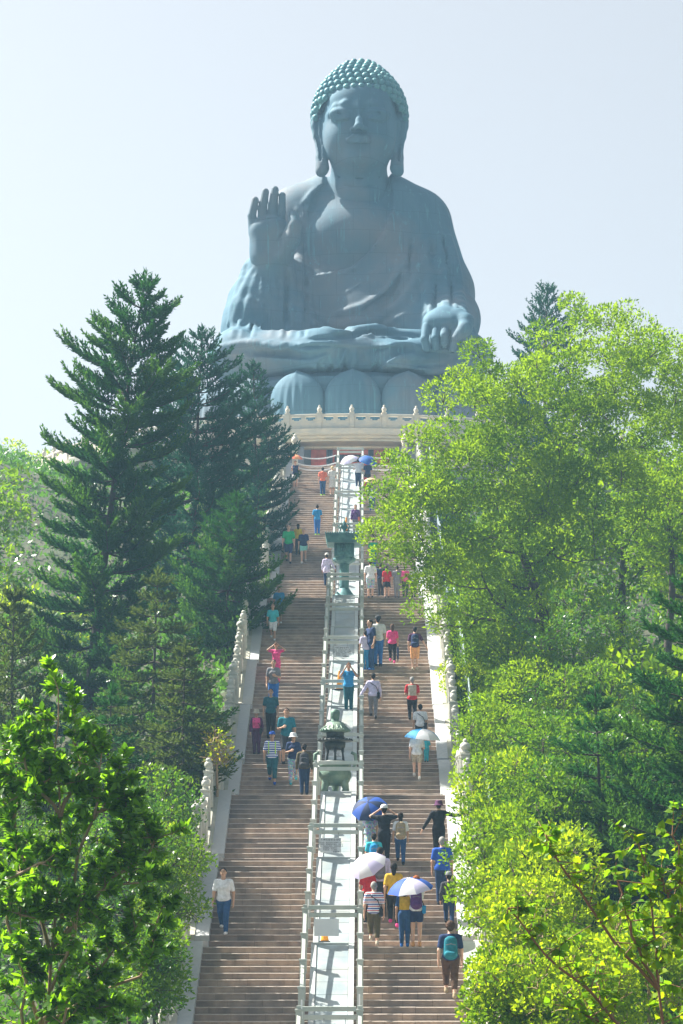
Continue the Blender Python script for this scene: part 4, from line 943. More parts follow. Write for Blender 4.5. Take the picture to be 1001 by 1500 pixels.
# --- far canopy on the left hill (and a few behind on the right)
k = 0
far = [(10,655,205,4.2),(60,690,190,4.4),(105,660,200,4.0),(130,700,180,3.6),(35,720,165,3.6),(95,735,160,3.6),(10,760,150,3.6),(60,775,145,3.4),(120,765,150,3.2),(20,820,132,3.2),(75,830,128,3.2),(125,820,126,3.0),(40,880,112,3.0),(100,890,108,2.8),(10,930,100,2.6),(70,950,98,2.8),(-30,700,190,4.4),(-30,800,140,3.6)]
names = ['topmost','upper','upper right','right-hand','middle left','middle','mid-slope','central','right mid-slope','lower left','lower','lower right','low','low right','bottom left','bottom','outermost upper','outermost lower']
for i, (px, py, D, rr) in enumerate(far):
    c = P(px, py, D); c[2] -= rr*.55; bs = (c[0], D, gz(c[0], D)-.4)
    m_ = M_lf_far2 if i in (1, 3, 9) else M_lf_far
    crown = [(c, (rr, rr*.9, rr*.62)), (c+np.array([rr*.5,0,-rr*.6]), (rr*.7,rr*.7,rr*.6)), (c+np.array([-rr*.5,0,-rr*.7]), (rr*.7,rr*.7,rr*.6))]
    broadleaf('hillside_tree', bs, [bs, (c[0]+.3, D, (bs[2]+c[2])/2), c-np.array([0,0,rr*.3])], .16, crown, f'hazy {"grey-green" if m_ is M_lf_far2 else "bright green"} tree on the left hillside, {names[i]} crown of the wood', m_, 120+i, leafL=.34, leafW=.19, dens=130, nclump=60, crad=(.6,1.15), mats2=[M_lf_far2 if i % 3 else M_lf_yel], group='trees on the hazy left hillside', hollow=.45)
for i, (x, y, rr, hh) in enumerate([(15,100,3.0,9),(19,88,3.2,9),(22,110,3.4,10),(-16,100,3,8),(15,70,2.8,7),(-15,84,2.8,7),(-13,66,2.4,5),(8,100,2.6,7),(11,96,2.8,8),(6.5,93,1.8,5),(10.5,78,2.2,5)]):
    z = gz(x, y); c = np.array([x, y, z+hh-rr*.5])
    broadleaf('hillside_tree', (x, y, z-.3), [(x,y,z-.3), (x+.2,y,z+hh*.5), c-np.array([0,0,rr*.4])], .18, [(c, (rr,rr,rr*.8)), (c-np.array([.5,0,rr]), (rr*.9,rr*.9,rr*.8))], 'leafy tree of the wood, '+['behind the fork of the spreading tree','far right behind the spreading tree','at the right edge of the hazy wood','left of the tallest conifer','behind the right-hand shrubs','behind the olive-tinged conifer','behind the dark left thicket','hazy one under the left limb of the spreading tree','dark one under the spreading tree','just beside the upper right balustrade','between shrubs and the small dark conifer'][i], M_lf_mid, 150+i, leafL=.28, leafW=.15, dens=150, nclump=50, crad=(.6,1.1), mats2=[M_lf_big], group='trees of the wood beyond the taller trees')
# --- near glossy-leaved tree at the lower left, and the round-leaved sapling at the lower right
def leaf_mesh(kind, mats):
    V = [(0,0,0)]; 
    if kind == 'long':
        o = [(0,0),(.16,.10),(.24,.32),(.22,.58),(.11,.84),(0,1.0)]
    else:
        o = [(0,.04),(.26,-.06),(.44,.16),(.44,.42),(.26,.70),(.08,.90),(0,1.12)]
    n = len(o); V = []; 
    for x, y in o: V.append((0, y if x or y else 0, -.10*y*y-.02*(y > .1)))
    for s in (-1, 1):
        for x, y in o: V.append((s*x, y, .07*x*4*.5-.14*y*y))
    Q = []
    for s in (0, 1):
        b = n+s*n
        for i in range(n-1): Q.append((i, i+1, b+i+1, b+i) if s else (i+1, i, b+i, b+i+1))
    return me_np('leaf', np.array(V), np.array(Q), mats, smooth=True)
def near_plant(name, base, stems, label, cat, mk, size, nleaf, nsep, seed, mats_sep, stuffmat, group=None, twigr=.012, rosette=True, twigm=None, thick=.03):
    "stems: polylines in world coordinates; twigs with leaves grow from them. the nsep nearest leaves are objects, the rest one mesh"
    r = np.random.default_rng(seed); base = np.array(base, float); t = tag(empty(name, base), label, cat, group); bb = MB(); ends = []
    for s_ in stems:
        s = np.array(s_, float)-base; q = [];
        for i in range(len(s)-1):
            for k in range(4): q.append(s[i]+(s[i+1]-s[i])*k/4+r.normal(0,.018,3)*(k > 0))
        q.append(s[-1]); q = np.array(q); bb.tube(q, np.linspace(thick, .008, len(q)), 6, cap=False)
        for i in range(len(q)//4, len(q)):
            for _ in range(2 if i < len(q)-1 else 3):
                d = unit(rand_dirs(1, r)[0]+np.array([0,-.1,.55])); L = r.uniform(.12,.55)*(1.2-.4*i/len(q)); e = q[i]+d*L
                bb.tube([q[i], q[i]+d*L*.5+r.normal(0,.01,3), e], [twigr*.8,twigr*.6,twigr*.35], 4, cap=False); ends.append((q[i], e, d))
    bb.build('branches', [twigm or M_twig], t, smooth=True)
    per = nleaf//len(ends); LS = []
    for a, e, d in ends:
        for k in range(per):
            f = 1-abs(r.normal(0,.42)) if rosette else r.uniform(.2,1); c = a+(e-a)*f; ang = r.uniform(0,6.28); s = unit(np.cross(d, [.3,.2,1])); w = np.cross(d, s)
            dd = unit(.45*d+math.cos(ang)*s+math.sin(ang)*w+np.array([0,0,.15 if rosette else -.5]))
            LS.append((c, dd, size*r.uniform(.65,1.15)))
    LS = [LS[i] for i in np.argsort([l[0][1] for l in LS])]          # nearest first
    lm = [leaf_mesh(mk, [m]) for m in mats_sep]
    base_v = np.array([v.co for v in lm[0].vertices]); base_q = np.array([list(p.vertices) for p in lm[0].polygons]); VV = []; QQ = []; off = 0
    step = max(1, len(LS)//max(nsep, 1)//2)
    for i, (c, dd, sz) in enumerate(LS):
        nrm = unit(np.array([0,-.15,1.])+r.normal(0,.5,3)); sd = unit(np.cross(dd, nrm)); up = np.cross(sd, dd)
        Mx = np.stack([sd, dd, up], 1)
        if i < nsep:
            o = ob('leaf', lm[r.integers(0, len(lm))], t); M4 = Matrix([[*(Mx[0]*sz), c[0]], [*(Mx[1]*sz), c[1]], [*(Mx[2]*sz), c[2]], [0,0,0,1]]); o.matrix_local = M4
        else: VV.append(c+(base_v*sz)@Mx.T); QQ.append(base_q+off); off += len(base_v)
    if VV:
        o = ob('foliage', me_np('foliage', np.concatenate(VV), np.concatenate(QQ), stuffmat, r.integers(0, len(stuffmat), len(VV)).repeat(len(base_q)), smooth=True), t); o['kind'] = 'stuff'
    return t
rr_ = np.random.default_rng(5)
D0 = 27
def st(*pts): return [P(px, py, D) for px, py, D in pts]
SX = -22
def st(*pts): return [P(px+(SX if px > 40 else 0)*max(0, px-40)/180, py, D) for px, py, D in pts]
stems = [st((60,1640,27.5),(80,1400,27.2),(95,1200,27),(92,1010,27)), st((80,1400,27.2),(170,1300,26.8),(250,1290,26.6)), st((80,1400,27.2),(150,1200,27),(165,1100,27)), st((95,1200,27),(40,1130,27),(30,1070,27.2)),
         st((60,1500,27.4),(160,1420,27),(220,1360,26.8)), st((60,1500,27.4),(10,1350,27),(20,1250,26.8)), st((-40,1310,26.5),(60,1265,26.4),(110,1255,26.4)), st((-40,1300,26.5),(30,1340,26.4),(70,1350,26.4)), st((-30,1190,27),(40,1160,26.8),(80,1140,26.8)),
         st((95,1200,27),(130,1130,27.2),(120,1060,27.2)), st((80,1400,27.2),(200,1240,27.2),(215,1200,27.4)), st((60,1560,27.2),(120,1480,26.9),(200,1470,26.8)), st((30,1560,27.2),(40,1450,26.9),(30,1400,26.8)), st((150,1200,27),(185,1170,27.3),(190,1130,27.4)), st((60,1500,27.2),(120,1360,26.5),(130,1310,26.4)), st((170,1300,26.8),(240,1250,27),(262,1225,27)), st((30,1600,26.9),(100,1500,26.4),(110,1440,26.2)), st((80,1400,27.2),(20,1200,27.3),(60,1080,27.3)), st((60,1500,27.4),(230,1430,27.1),(265,1330,27))]
near_plant('glossy_leaved_tree', P(60,1700,27.5)-np.array([0,0,1.2]), [[P(60,1700,27.5)-np.array([0,0,1.2]), P(60,1640,27.5)]]+stems, 'near glossy-leaved green tree with pale twigs filling the lower left corner', 'tree', 'long', .118, 15000, 290, 301, [M_lf_new, M_lf_new, M_lf_dark], [M_lf_dark, M_lf_new, M_lf_new], twigr=.010, thick=.026)
def st(*pts): return [P(px, py, D) for px, py, D in pts]
stems = [st((990,1640,23),(965,1450,23),(955,1330,23),(935,1235,23)), st((965,1450,23),(900,1380,22.8),(830,1280,22.7),(800,1225,22.7)), st((990,1640,23),(1010,1450,23.2),(1000,1300,23.2),(985,1225,23.2)), st((960,1560,23),(880,1470,22.8),(800,1400,22.6),(745,1330,22.6)), st((955,1600,23),(900,1520,22.7),(860,1480,22.7)), st((965,1450,23),(925,1370,22.8),(905,1290,22.8)), st((1000,1380,23.2),(980,1320,23),(970,1290,23))]
near_plant('round_leaved_sapling', P(990,1700,23)-np.array([0,0,1.2]), [[P(990,1700,23)-np.array([0,0,1.2]), P(990,1640,23)]]+stems, 'sapling with heart-shaped green leaves on reddish twigs in the bottom right corner', 'sapling', 'heart', .088, 1300, 280, 302, [M_lf_new, M_lf_mid, M_lf_yel], [M_lf_new, M_lf_mid, M_lf_yel], twigr=.008, rosette=False, twigm=mat('reddish_twig', (.22,.10,.05), .7), thick=.018)
# --- low plants hiding the forest floor
def undergrowth(name, n, seed, fn, m, L, W, label):
    r = np.random.default_rng(seed); X, Y = fn(r, n); Z = terrain(X, Y)+r.random(n)**1.5*.9
    C = np.stack([X, Y, Z], 1); D = unit(rand_dirs(n, r)+np.array([0,0,.7])); U = unit(np.cross(D, rand_dirs(n, r)))
    V, Q = blades(C, D, U, L*r.uniform(.6,1.4,n), W*r.uniform(.6,1.4,n), None)
    tag(ob(name, me_np(name, V, Q, m)), label, kind='stuff')
def side_fn(s): 
    def f(r, n):
        y = 36+(r.random(n)**1.2)*115; x = s*(4.3+r.random(n)**1.3*(9+y*.12)); return x, y
    return f
undergrowth('ground_cover_left', 60000, 401, side_fn(-1), [M_lf_dark], .30, .13, 'low leafy ground cover under the left-hand trees')
undergrowth('ground_cover_right', 60000, 402, side_fn(1), [M_lf_dark], .30, .13, 'low leafy ground cover under the right-hand trees')
# ---------------------------------------------------------------- people
_mats = {}
PAL = dict(white=(.74,.75,.78), offwhite=(.66,.64,.60), navy=(.025,.045,.12), blue=(.03,.16,.50), royal=(.025,.10,.45), sky=(.03,.30,.62), teal=(.02,.20,.26), turq=(.05,.48,.55), green=(.02,.42,.16), yellow=(.75,.55,.06),
    mustard=(.62,.38,.03), coral=(.80,.20,.12), red=(.55,.03,.04), pink=(.80,.08,.28), black=(.018,.019,.024), char=(.05,.052,.06), olive=(.12,.10,.055), grey=(.22,.22,.24), beige=(.48,.42,.33), jeans=(.03,.085,.21), djeans=(.02,.045,.11),
    brown=(.10,.055,.035), purple=(.13,.05,.20), orange=(.80,.40,.18), aqua=(.30,.68,.62), plum=(.10,.03,.09), lav=(.62,.58,.80), khaki=(.35,.28,.18), teald=(.02,.12,.15), floral=(.18,.30,.45), straw=(.72,.52,.28), lime=(.40,.75,.05), ginger=(.33,.10,.03), hair=(.018,.013,.011), hgrey=(.30,.29,.28), neon=(.45,.8,.1))
def cloth(c, pat=None):
    k = (c, pat)
    if k in _mats: return _mats[k]
    b = PAL[c] if isinstance(c, str) else c
    m = mat('fabric_'+(c if isinstance(c, str) else 'mix')+('_'+pat if pat else ''), b, .85, tuple(q*.72 for q in b), 14, coord='Position', bump=.25, bscale=25, spec=.2)
    if pat:
        nt = m.node_tree; bs = nt.nodes['Principled BSDF']; g = nt.nodes.new('ShaderNodeTexCoord').outputs['Object']; l = bs.inputs['Base Color'].links[0].from_socket
        if pat.startswith('stripe'):
            sp = nt.nodes.new('ShaderNodeSeparateXYZ'); nt.links.new(g, sp.inputs[0]); mt = nt.nodes.new('ShaderNodeMath'); mt.operation = 'MULTIPLY'; mt.inputs[1].default_value = 9.5 if pat == 'stripe3' else 14; nt.links.new(sp.outputs[2], mt.inputs[0])
            fr = nt.nodes.new('ShaderNodeMath'); fr.operation = 'FRACT'; nt.links.new(mt.outputs[0], fr.inputs[0]); cr = nt.nodes.new('ShaderNodeValToRGB'); cr.color_ramp.interpolation = 'CONSTANT'; nt.links.new(fr.outputs[0], cr.inputs[0])
            cols = [(0,(.8,.8,.82)),(.30,(.55,.04,.08)),(.5,(.8,.8,.82)),(.72,(.03,.06,.30))] if pat == 'stripe3' else [(0,(.75,.78,.85)),(.5,(.03,.08,.35))]
            e = cr.color_ramp.elements; e[0].position, e[0].color = cols[0][0], (*cols[0][1],1); e[1].position, e[1].color = cols[1][0], (*cols[1][1],1)
            for p, c_ in cols[2:]: q = e.new(p); q.color = (*c_, 1)
            nt.links.new(cr.outputs[0], bs.inputs['Base Color'])
        else:
            v = nt.nodes.new('ShaderNodeTexVoronoi'); v.inputs['Scale'].default_value = 22 if pat == 'floral' else 30; nt.links.new(g, v.inputs[0])
            if pat == 'floral':
                hs = nt.nodes.new('ShaderNodeHueSaturation'); hs.inputs['Saturation'].default_value = .8; nt.links.new(v.outputs['Color'], hs.inputs['Color']); nt.links.new(nmix(nt, .45, b, hs.outputs[0]), bs.inputs['Base Color'])
                # mix node above takes constant A and linked B
            else:
                r_ = nt.nodes.new('ShaderNodeMapRange'); r_.inputs[1].default_value = .25; r_.inputs[2].default_value = .3; nt.links.new(v.outputs['Distance'], r_.inputs[0]); nt.links.new(nmix(nt, r_.outputs[0], (.08,.04,.02), l), bs.inputs['Base Color'])
    _mats[k] = m; return m
M_skin = mat('skin', (.50,.29,.19), .55, (.44,.25,.16), 12); M_skin2 = mat('light_skin', (.62,.38,.28), .55, (.55,.32,.23), 12); M_lip = mat('lips', (.32,.10,.08), .5); M_eye = mat('eyes', (.02,.015,.015), .3); M_sole = mat('shoe_sole', (.6,.6,.58), .6)
def head_template():
    g = Grid((-.12,-.14,-.16), (.12,.14,.15), .0085)
    g.el((0,0,.02), (.073,.092,.098), .02); g.el((0,.022,-.045), (.056,.062,.062), .03); g.rc((0,-.01,-.14), (0,-.005,-.06), .052, .05, .02)
    g.rc((0,.088,.02), (0,.104,-.018), .010, .015, .012); g.el((0,.073,-.052), (.026,.018,.012), .012); g.el((0,.07,-.085), (.026,.024,.018), .02)
    for s in (-1, 1):
        g.el((s*.030,.092,.022), (.018,.012,.010), .012, sub=True); g.el((s*.077,-.002,.0), (.010,.019,.031), .006)
    V, Q = g.nets(); return V, Q
HV, HQ = head_template()
def hand_template():
    "relaxed left hand hanging along -z, palm facing +x (towards the thigh), thumb forward (+y)"
    g = Grid((-.055,-.075,-.23), (.06,.085,.035), .0058)
    g.rc((0,0,.03), (0,0,-.01), .026, .027, .01); g.rc((0,-.018,-.02), (.002,-.024,-.085), .018, .016, .015); g.rc((0,.012,-.02), (.002,.020,-.085), .019, .017, .015); g.rc((0,0,-.03), (.002,0,-.085), .018, .016, .012)
    for y, L, r in ((-.031,.058,.0078), (-.011,.074,.0088), (.009,.080,.0090), (.029,.072,.0088)):
        g.rc((.002,y,-.085), (.008,y*1.08,-.085-L*.5), r*1.12, r, .004); g.rc((.008,y*1.08,-.085-L*.5), (.026,y*1.05,-.085-L*.92), r, r*.85, .003)
    g.rc((.002,.022,-.030), (.012,.052,-.062), .014, .011, .01); g.rc((.012,.052,-.062), (.020,.056,-.098), .0105, .0085, .003)
    V, Q = g.nets(); return V, Q
HAV, HAQ = hand_template()
def basis(z, y):
    z = unit(np.array(z, float)); y = np.array(y, float); y = unit(y-z*(y@z)); return np.stack([np.cross(y, z), y, z], 1)
def stand(py, off=.5):
    "the tread whose nosing projects to this row"
    best = None
    for y, z, d in TREADS:
        yy = y+d*off if d < 1 else y+min(d*.5, .35)
        q = abs(CY0-F*z/yy-py)
        if best is None or q < best[0]: best = (q, yy, z)
    return best[1], best[2]
def sleeve(g, a, b, r0, r1, f, k, off):
    g.rc(a, a+(b-a)*f, r0+off, r0+(r1-r0)*f+off, k)
def person(px, feet, top, face='u', shirt='white', sl='short', low='trousers', lc='jeans', shoe='white', hair='short', hc='hair', hat=None, hatc='white', pack=None, bag=None, bagc='black', armL='hang', armR='hang', walk=0.0, turn=0.0, label='', pat=None, lpat=None, skin=0, female=False, lean=0, y_at=None, z_at=None, vest=None, fat=1.0, back2=None, group='visitors on the stairs', straps=None):
    yy, zz = stand(feet)
    if y_at is not None: yy, zz = y_at, z_at
    x = (px-CX0)*yy/F+CAMX; Ht = float(np.clip((feet-top)*yy/F, 1.45, 1.86))
    if feet-top < 60 and pack == 'kid': Ht = (feet-top)*yy/F
    up = face == 'u'
    rz = (0 if up else math.pi)+turn
    t = tag(empty('person', (x, yy, zz), rz), label, 'person', group)
    S_ = Ht/1.72; v = lambda *a: np.array(a, float)*S_
    sw = .165 if female else .185; hw = .088
    # skeleton; +y is the way the person faces. stairs climb away from the camera: the leading foot of a climber is higher
    st = walk; pel = v(0, 0, .93-.03*abs(st)); ln = lean
    che = pel+v(0, .03+.25*ln, .32); nk = pel+v(0, .03+.38*ln, .52); hd = nk+v(0, .02+.05*ln, .155)
    hipL, hipR = pel+v(-hw,0,-.03), pel+v(hw,0,-.03)
    slope = RH/TD*(1 if up else -1)*(0 if abs(math.sin(turn)) > .7 else 1)
    def foot(s, f):
        dy = f*.20; dz = (RH if f*slope > 0 else (-RH if f*slope < 0 else 0))/S_ if abs(f) > .3 else 0
        if dz < 0 and abs(f) < 2: dz = 0; 
        a = v(s*hw*.95, dy, .085+dz+(.03 if f < -.3 else 0)); return a
    aL, aR = foot(-1, st), foot(1, -st)
    def knee(h, a, f):
        m = (h+a)/2; return m+v(0, .035+.10*abs(f)*(1 if (a[2] > v(0,0,.12)[2]) else .2), .02)
    kL, kR = knee(hipL, aL, st), knee(hipR, aR, st)
    shL, shR = nk+v(-sw, -.005, -.075), nk+v(sw, -.005, -.075)
    def arm(sh, s, mode):
        if mode == 'hang': e = sh+v(s*.06, -.02+.05*st*s, -.275); w = e+v(s*.01, .07, -.235); return e, w, 0
        if mode == 'front': e = sh+v(s*.05, .0, -.27); w = e+v(-s*.13, .20, .03); return e, w, 1
        if mode == 'head': e = sh+v(s*.20, .08, .05); w = hd+v(s*.10, .09, .03); return e, w, 1
        if mode == 'cam': e = sh+v(s*.10, .16, -.13); w = hd+v(s*.07, .24, -.04); return e, w, 1
        if mode == 'out': e = sh+v(s*.26, .02, -.06); w = e+v(s*.25, .04, .03); return e, w, 1
        if mode == 'outdown': e = sh+v(s*.14, 0, -.24); w = e+v(s*.13, .04, -.21); return e, w, 0
        if mode == 'hold': e = sh+v(s*.06, .05, -.26); w = e+v(-s*.01, .20, .12); return e, w, 1
        if mode == 'up': e = sh+v(s*.18, .04, .08); w = e+v(-s*.03, .06, .25); return e, w, 1
    eL, wL, mL = arm(shL, -1, armL); eR, wR, mR = arm(shR, 1, armR)
    h = .021 if Ht*F/yy > 75 else .025
    lo = np.minimum.reduce([pel, hd, aL, aR, wL, wR, eL, eR])-.26; hi = np.maximum.reduce([pel, hd, aL, aR, wL, wR, eL, eR])+.26
    lo[2] = -.03; fw = fat
    def torso(g, off, k=.05):
        g.rc(pel+v(-.045*fw,0,.0), pel+v(.045*fw,0,.0), .115*S_*fw, None, k*S_, off=off); g.rc(pel+v(-.04*fw,.012,.16), pel+v(.04*fw,.012,.16), (.098 if female else .108)*S_*fw, None, k*S_, off=off)
        g.rc(che+v(-.062,0,-.02), che+v(.062,0,-.02), .108*S_, None, k*S_, off=off); g.rc(shL+v(.03,0,.0), shR+v(-.03,0,.0), .066*S_, None, .07*S_, off=off); g.rc(che, nk+v(0,-.01,-.02), .10*S_, .06*S_, .06*S_, off=off)
        if female:
            for s in (-1,1): g.el(che+v(s*.06,.085,-.0), v(.055,.05,.055), .04*S_, off=off)
    def arms(g, off, f0=1.0, k=.03):
        for s, e, w in ((shL,eL,wL),(shR,eR,wR)):
            g.rc(s, s+(e-s)*min(1, f0*2), .052*S_, (.052-.012*min(1,f0*2))*S_, k*S_, off=off)
            if f0 > .5: q = (f0-.5)*2; g.rc(e, e+(w-e)*q, .040*S_, (.040-.014*q)*S_, k*S_, off=off)
    def legs(g, off, f0=1.0, k=.03, wide=1.0):
        for hp_, kn, an in ((hipL,kL,aL),(hipR,kR,aR)):
            q = min(1, f0*2); g.rc(hp_, hp_+(kn-hp_)*q, .086*S_*wide, (.086-.030*q)*S_*wide, k*S_, off=off)
            if f0 > .5: q = (f0-.5)*2; g.rc(kn, kn+(an-kn)*q, .056*S_*wide, (.056-.018*q)*S_*wide, k*S_, off=off)
    # body: one continuous skin surface, head and hands modelled finer and joined in
    g = Grid(lo, hi, h); torso(g, -.006*S_); arms(g, 0); legs(g, 0); g.rc(nk+v(0,-.01,-.05), hd+v(0,-.012,-.08), .055*S_, .05*S_, .03)
    for a in (aL, aR): g.rc(a+v(0,-.03,-.045), a+v(0,.13,-.055), .036*S_, .03*S_, .02)
    V, Q = g.nets(); Vs = [V]; Qs = [Q]; mi = [np.zeros(len(Q), int)]; off = len(V)
    hs = S_*1.04; Vs.append(HV*hs+hd); Qs.append(HQ+off); mi.append(np.zeros(len(HQ), int)); off += len(HV)
    for s, e, w in ((-1,eL,wL),(1,eR,wR)):
        B = basis(e-w, (0,1,0) if abs(unit(e-w)[1]) < .8 else (0,0,1)); H_ = HAV.copy()
        if s > 0: H_[:,0] *= -1
        Vs.append((H_*S_*1.02)@B.T+w); Qs.append((HAQ[:, ::-1] if s > 0 else HAQ)+off); mi.append(np.zeros(len(HAQ), int)); off += len(HAV)
    skin_m = M_skin2 if skin else M_skin
    ob('body', me_np('body', np.concatenate(Vs), np.concatenate(Qs), [skin_m], np.concatenate(mi), smooth=True), t)
    if not up or abs(turn) > .9:
        b = MB()
        for s in (-1, 1): b.lathe([(0,-.006),(.013,-.003),(.013,.003),(0,.006)], 8, c=(0,0,0)); b.V[-2] = b.V[-2]@np.array([[1,0,0],[0,0,.6],[0,.6,0]])*hs+hd+v(s*.031,.091,.022)*1.04; b.V[-1] = b.V[-1]@np.array([[1,0,0],[0,0,.6],[0,.6,0]])*hs+hd+v(s*.031,.091,.022)*1.04
        b.build('eyes', [M_eye], t, smooth=True)
        b = MB(); b.tube([hd+v(-.024,.086,-.052)*1.04, hd+v(0,.096,-.054)*1.04, hd+v(.024,.086,-.052)*1.04], [.003,.007,.003], 6); b.build('lips', [M_lip], t)
        for s in (-1, 1): MB().tube([hd+v(s*.014,.094,.046)*1.04, hd+v(s*.032,.09,.052)*1.04, hd+v(s*.05,.076,.044)*1.04], [.003,.005,.003], 5).build('eyebrow', [cloth('hair')], t)
    # lower garment
    lm = cloth(lc, lpat)
    lf = dict(trousers=.98, capri=.80, shorts=.50, hot=.30).get(low)
    if lf:
        g = Grid(lo, hi, h); g.rc(pel+v(-.045*fw,0,.0), pel+v(.045*fw,0,.0), .115*S_*fw, None, .05*S_, off=.014*S_); legs(g, .018*S_, lf, wide=1.12 if low in ('shorts','capri') else 1.03); g.cutz(z1=pel[2]+.09*S_)
        V, Q = g.nets(); ob({'trousers':'trousers','capri':'cropped_trousers'}.get(low,'shorts'), me_np('trousers', V, Q, [lm], smooth=True), t)
    elif low in ('skirt', 'dress'):
        z1 = .62 if low == 'skirt' else .50; b = MB(); n = 24; prof_ = [(pel[2]+.10*S_, .125), (pel[2]+.0, .155), (pel[2]-.12*S_, .175), (z1*S_-.02 if low == 'skirt' else .46*S_, .205)]
        a = np.arange(n)*2*math.pi/n; V = []
        for z_, r_ in prof_: V += [((r_*fw+.012*math.sin(q*6)*(r_ > .16))*S_*math.cos(q), (r_*.8+.01*math.sin(q*6+1)*(r_ > .16))*S_*math.sin(q), z_) for q in a]
        Q = [(i*n+j, i*n+(j+1)%n, (i+1)*n+(j+1)%n, (i+1)*n+j)[::-1] for i in range(3) for j in range(n)]
        ob('skirt', me_np('skirt', np.array(V), np.array(Q), [lm], smooth=True), t)
    # upper garment
    g = Grid(lo, hi, h); torso(g, .013*S_); fs = {'short':.36,'long':.97,'none':0}[sl]
    if fs: arms(g, .016*S_, fs)
    g.rc(pel+v(-.05*fw,0,.02), pel+v(.05*fw,0,.02), .115*S_*fw, None, .04*S_, off=.020*S_)
    if low == 'dress' or shirt_long(label): g.rc(pel+v(-.05,0,-.12), pel+v(.05,0,-.12), .13*S_, None, .06, off=.02)
    x_, y_, z_ = g.xyz(); dn = np.sqrt(x_**2+(y_-nk[1]-.035*S_)**2+(z_-nk[2]-.03*S_)**2)-.068*S_; g.f = np.maximum(g.f, -dn).astype(np.float32)
    g.cutz(z0=pel[2]-(.06 if not shirt_long(label) else .24)*S_, z1=None)
    g.f = np.maximum(g.f, np.where(z_ > nk[2]+.02*S_, 1.0, -1.0)*(np.abs(x_) < .09*S_)*.05+(-9)*(~((z_ > nk[2]+.02*S_) & (np.abs(x_) < .09*S_)))).astype(np.float32)
    V, Q = g.nets(); so = ob('shirt', me_np('shirt', V, Q, [cloth(shirt, pat)], smooth=True), t)
    if vest or straps:
        g = Grid(lo, hi, h); torso(g, .024*S_); x_, y_, z_ = g.xyz(); g.cutz(z0=pel[2]-.02*S_, z1=nk[2]-.02*S_); w_ = .155 if vest else .125
        g.f = np.maximum(g.f, np.abs(x_)-w_*S_)
        if straps: g.f = np.maximum(g.f, .085*S_-np.abs(x_))
        V, Q = g.nets(); ob('vest' if vest else 'reflective_strap', me_np('vest', V, Q, [cloth(vest or straps)], smooth=True), t)
    # shoes
    for a in (aL, aR):
        g = Grid(a-.2, a+.24, .016); g.rc(a+v(0,-.035,-.045), a+v(0,.125,-.052), .045*S_, .038*S_, .02); g.rc(a+v(0,-.02,-.02), a+v(0,-.01,.01), .046*S_, .044*S_, .02); g.cutz(z0=a[2]-.088*S_)
        V, Q = g.nets(); ob('shoe', me_np('shoe', V, Q, [cloth(shoe)], smooth=True), t)
    # hair and hats
    hm = cloth(hc)
    g = Grid(hd-v(.2,.24,.42), hd+v(.2,.2,.24), .014)
    if hair != 'none':
        q = {'short':.010,'long':.016,'curly':.032,'bun':.012}[hair]
        g.el(hd+v(0,-.012,.035), v(.080+q*.6,.094+q*.5,.090+q*.6), .01)
        if hair == 'long': g.rc(hd+v(0,-.055,.0), hd+v(0,-.085,-.20), .082*S_, .050*S_, .03, flat=(1,.75,1))
        else: g.rc(hd+v(0,-.045,.0), hd+v(0,-.045,-.045), .072*S_, .058*S_, .03)
        if hair == 'bun': g.el(hd+v(0,-.12,.05), v(.04,.04,.04), .02)
        x_, y_, z_ = g.xyz(); c = np.array(hd)
        g.f = np.maximum(g.f, np.minimum((y_-(c[1]+.045*S_)), (c[2]+.062*S_)-z_)).astype(np.float32)      # open the face
        g.f = np.maximum(g.f, np.minimum((y_-(c[1]+.01*S_)), (c[2]+.02*S_)-z_)).astype(np.float32)
        V, Q = g.nets()
        if len(V):
            if hair == 'curly': V = V+unit(V-hd)*(.014*np.sin(V[:,0:1]*110)*np.sin(V[:,1:2]*100)*np.sin(V[:,2:3]*120))
            ob('hair', me_np('hair', V, Q, [hm], smooth=True), t)
    if hat:
        tz = basis((0,-.05,1),(0,1,0)); b = MB(); hr_ = .105*S_
        if hat == 'cap': b.lathe([(hr_,0),(hr_*1.01,.03),(hr_*.9,.075),(hr_*.5,.105),(0,.112)], 16, sy=1.12, cap=False); b.add([(-.07*S_,.09*S_,.0),(.07*S_,.09*S_,.0),(.05*S_,.185*S_,-.012),(-.05*S_,.185*S_,-.012),(-.07*S_,.09*S_,.014),(.07*S_,.09*S_,.014),(.05*S_,.185*S_,-.002),(-.05*S_,.185*S_,-.002)], [(3,2,1,0),(4,5,6,7),(1,2,6,5),(2,3,7,6),(3,0,4,7)])
        elif hat == 'bucket': b.lathe([(hr_*1.55,-.045),(hr_*1.05,.0),(hr_*1.02,.05),(hr_*.85,.095),(0,.105)], 18, sy=1.1, cap=False)
        elif hat == 'wide': b.lathe([(hr_*2.0,-.03),(hr_*1.05,.0),(hr_*1.0,.06),(hr_*.8,.10),(0,.11)], 20, sy=1.05, cap=False)
        b.build(hat+'_hat', [cloth(hatc)], t, smooth=True, loc=tuple(hd+v(0,-.005,.045)))
    # things carried on the back or shoulder: separate objects, they rest on the wearer
    sfx = label
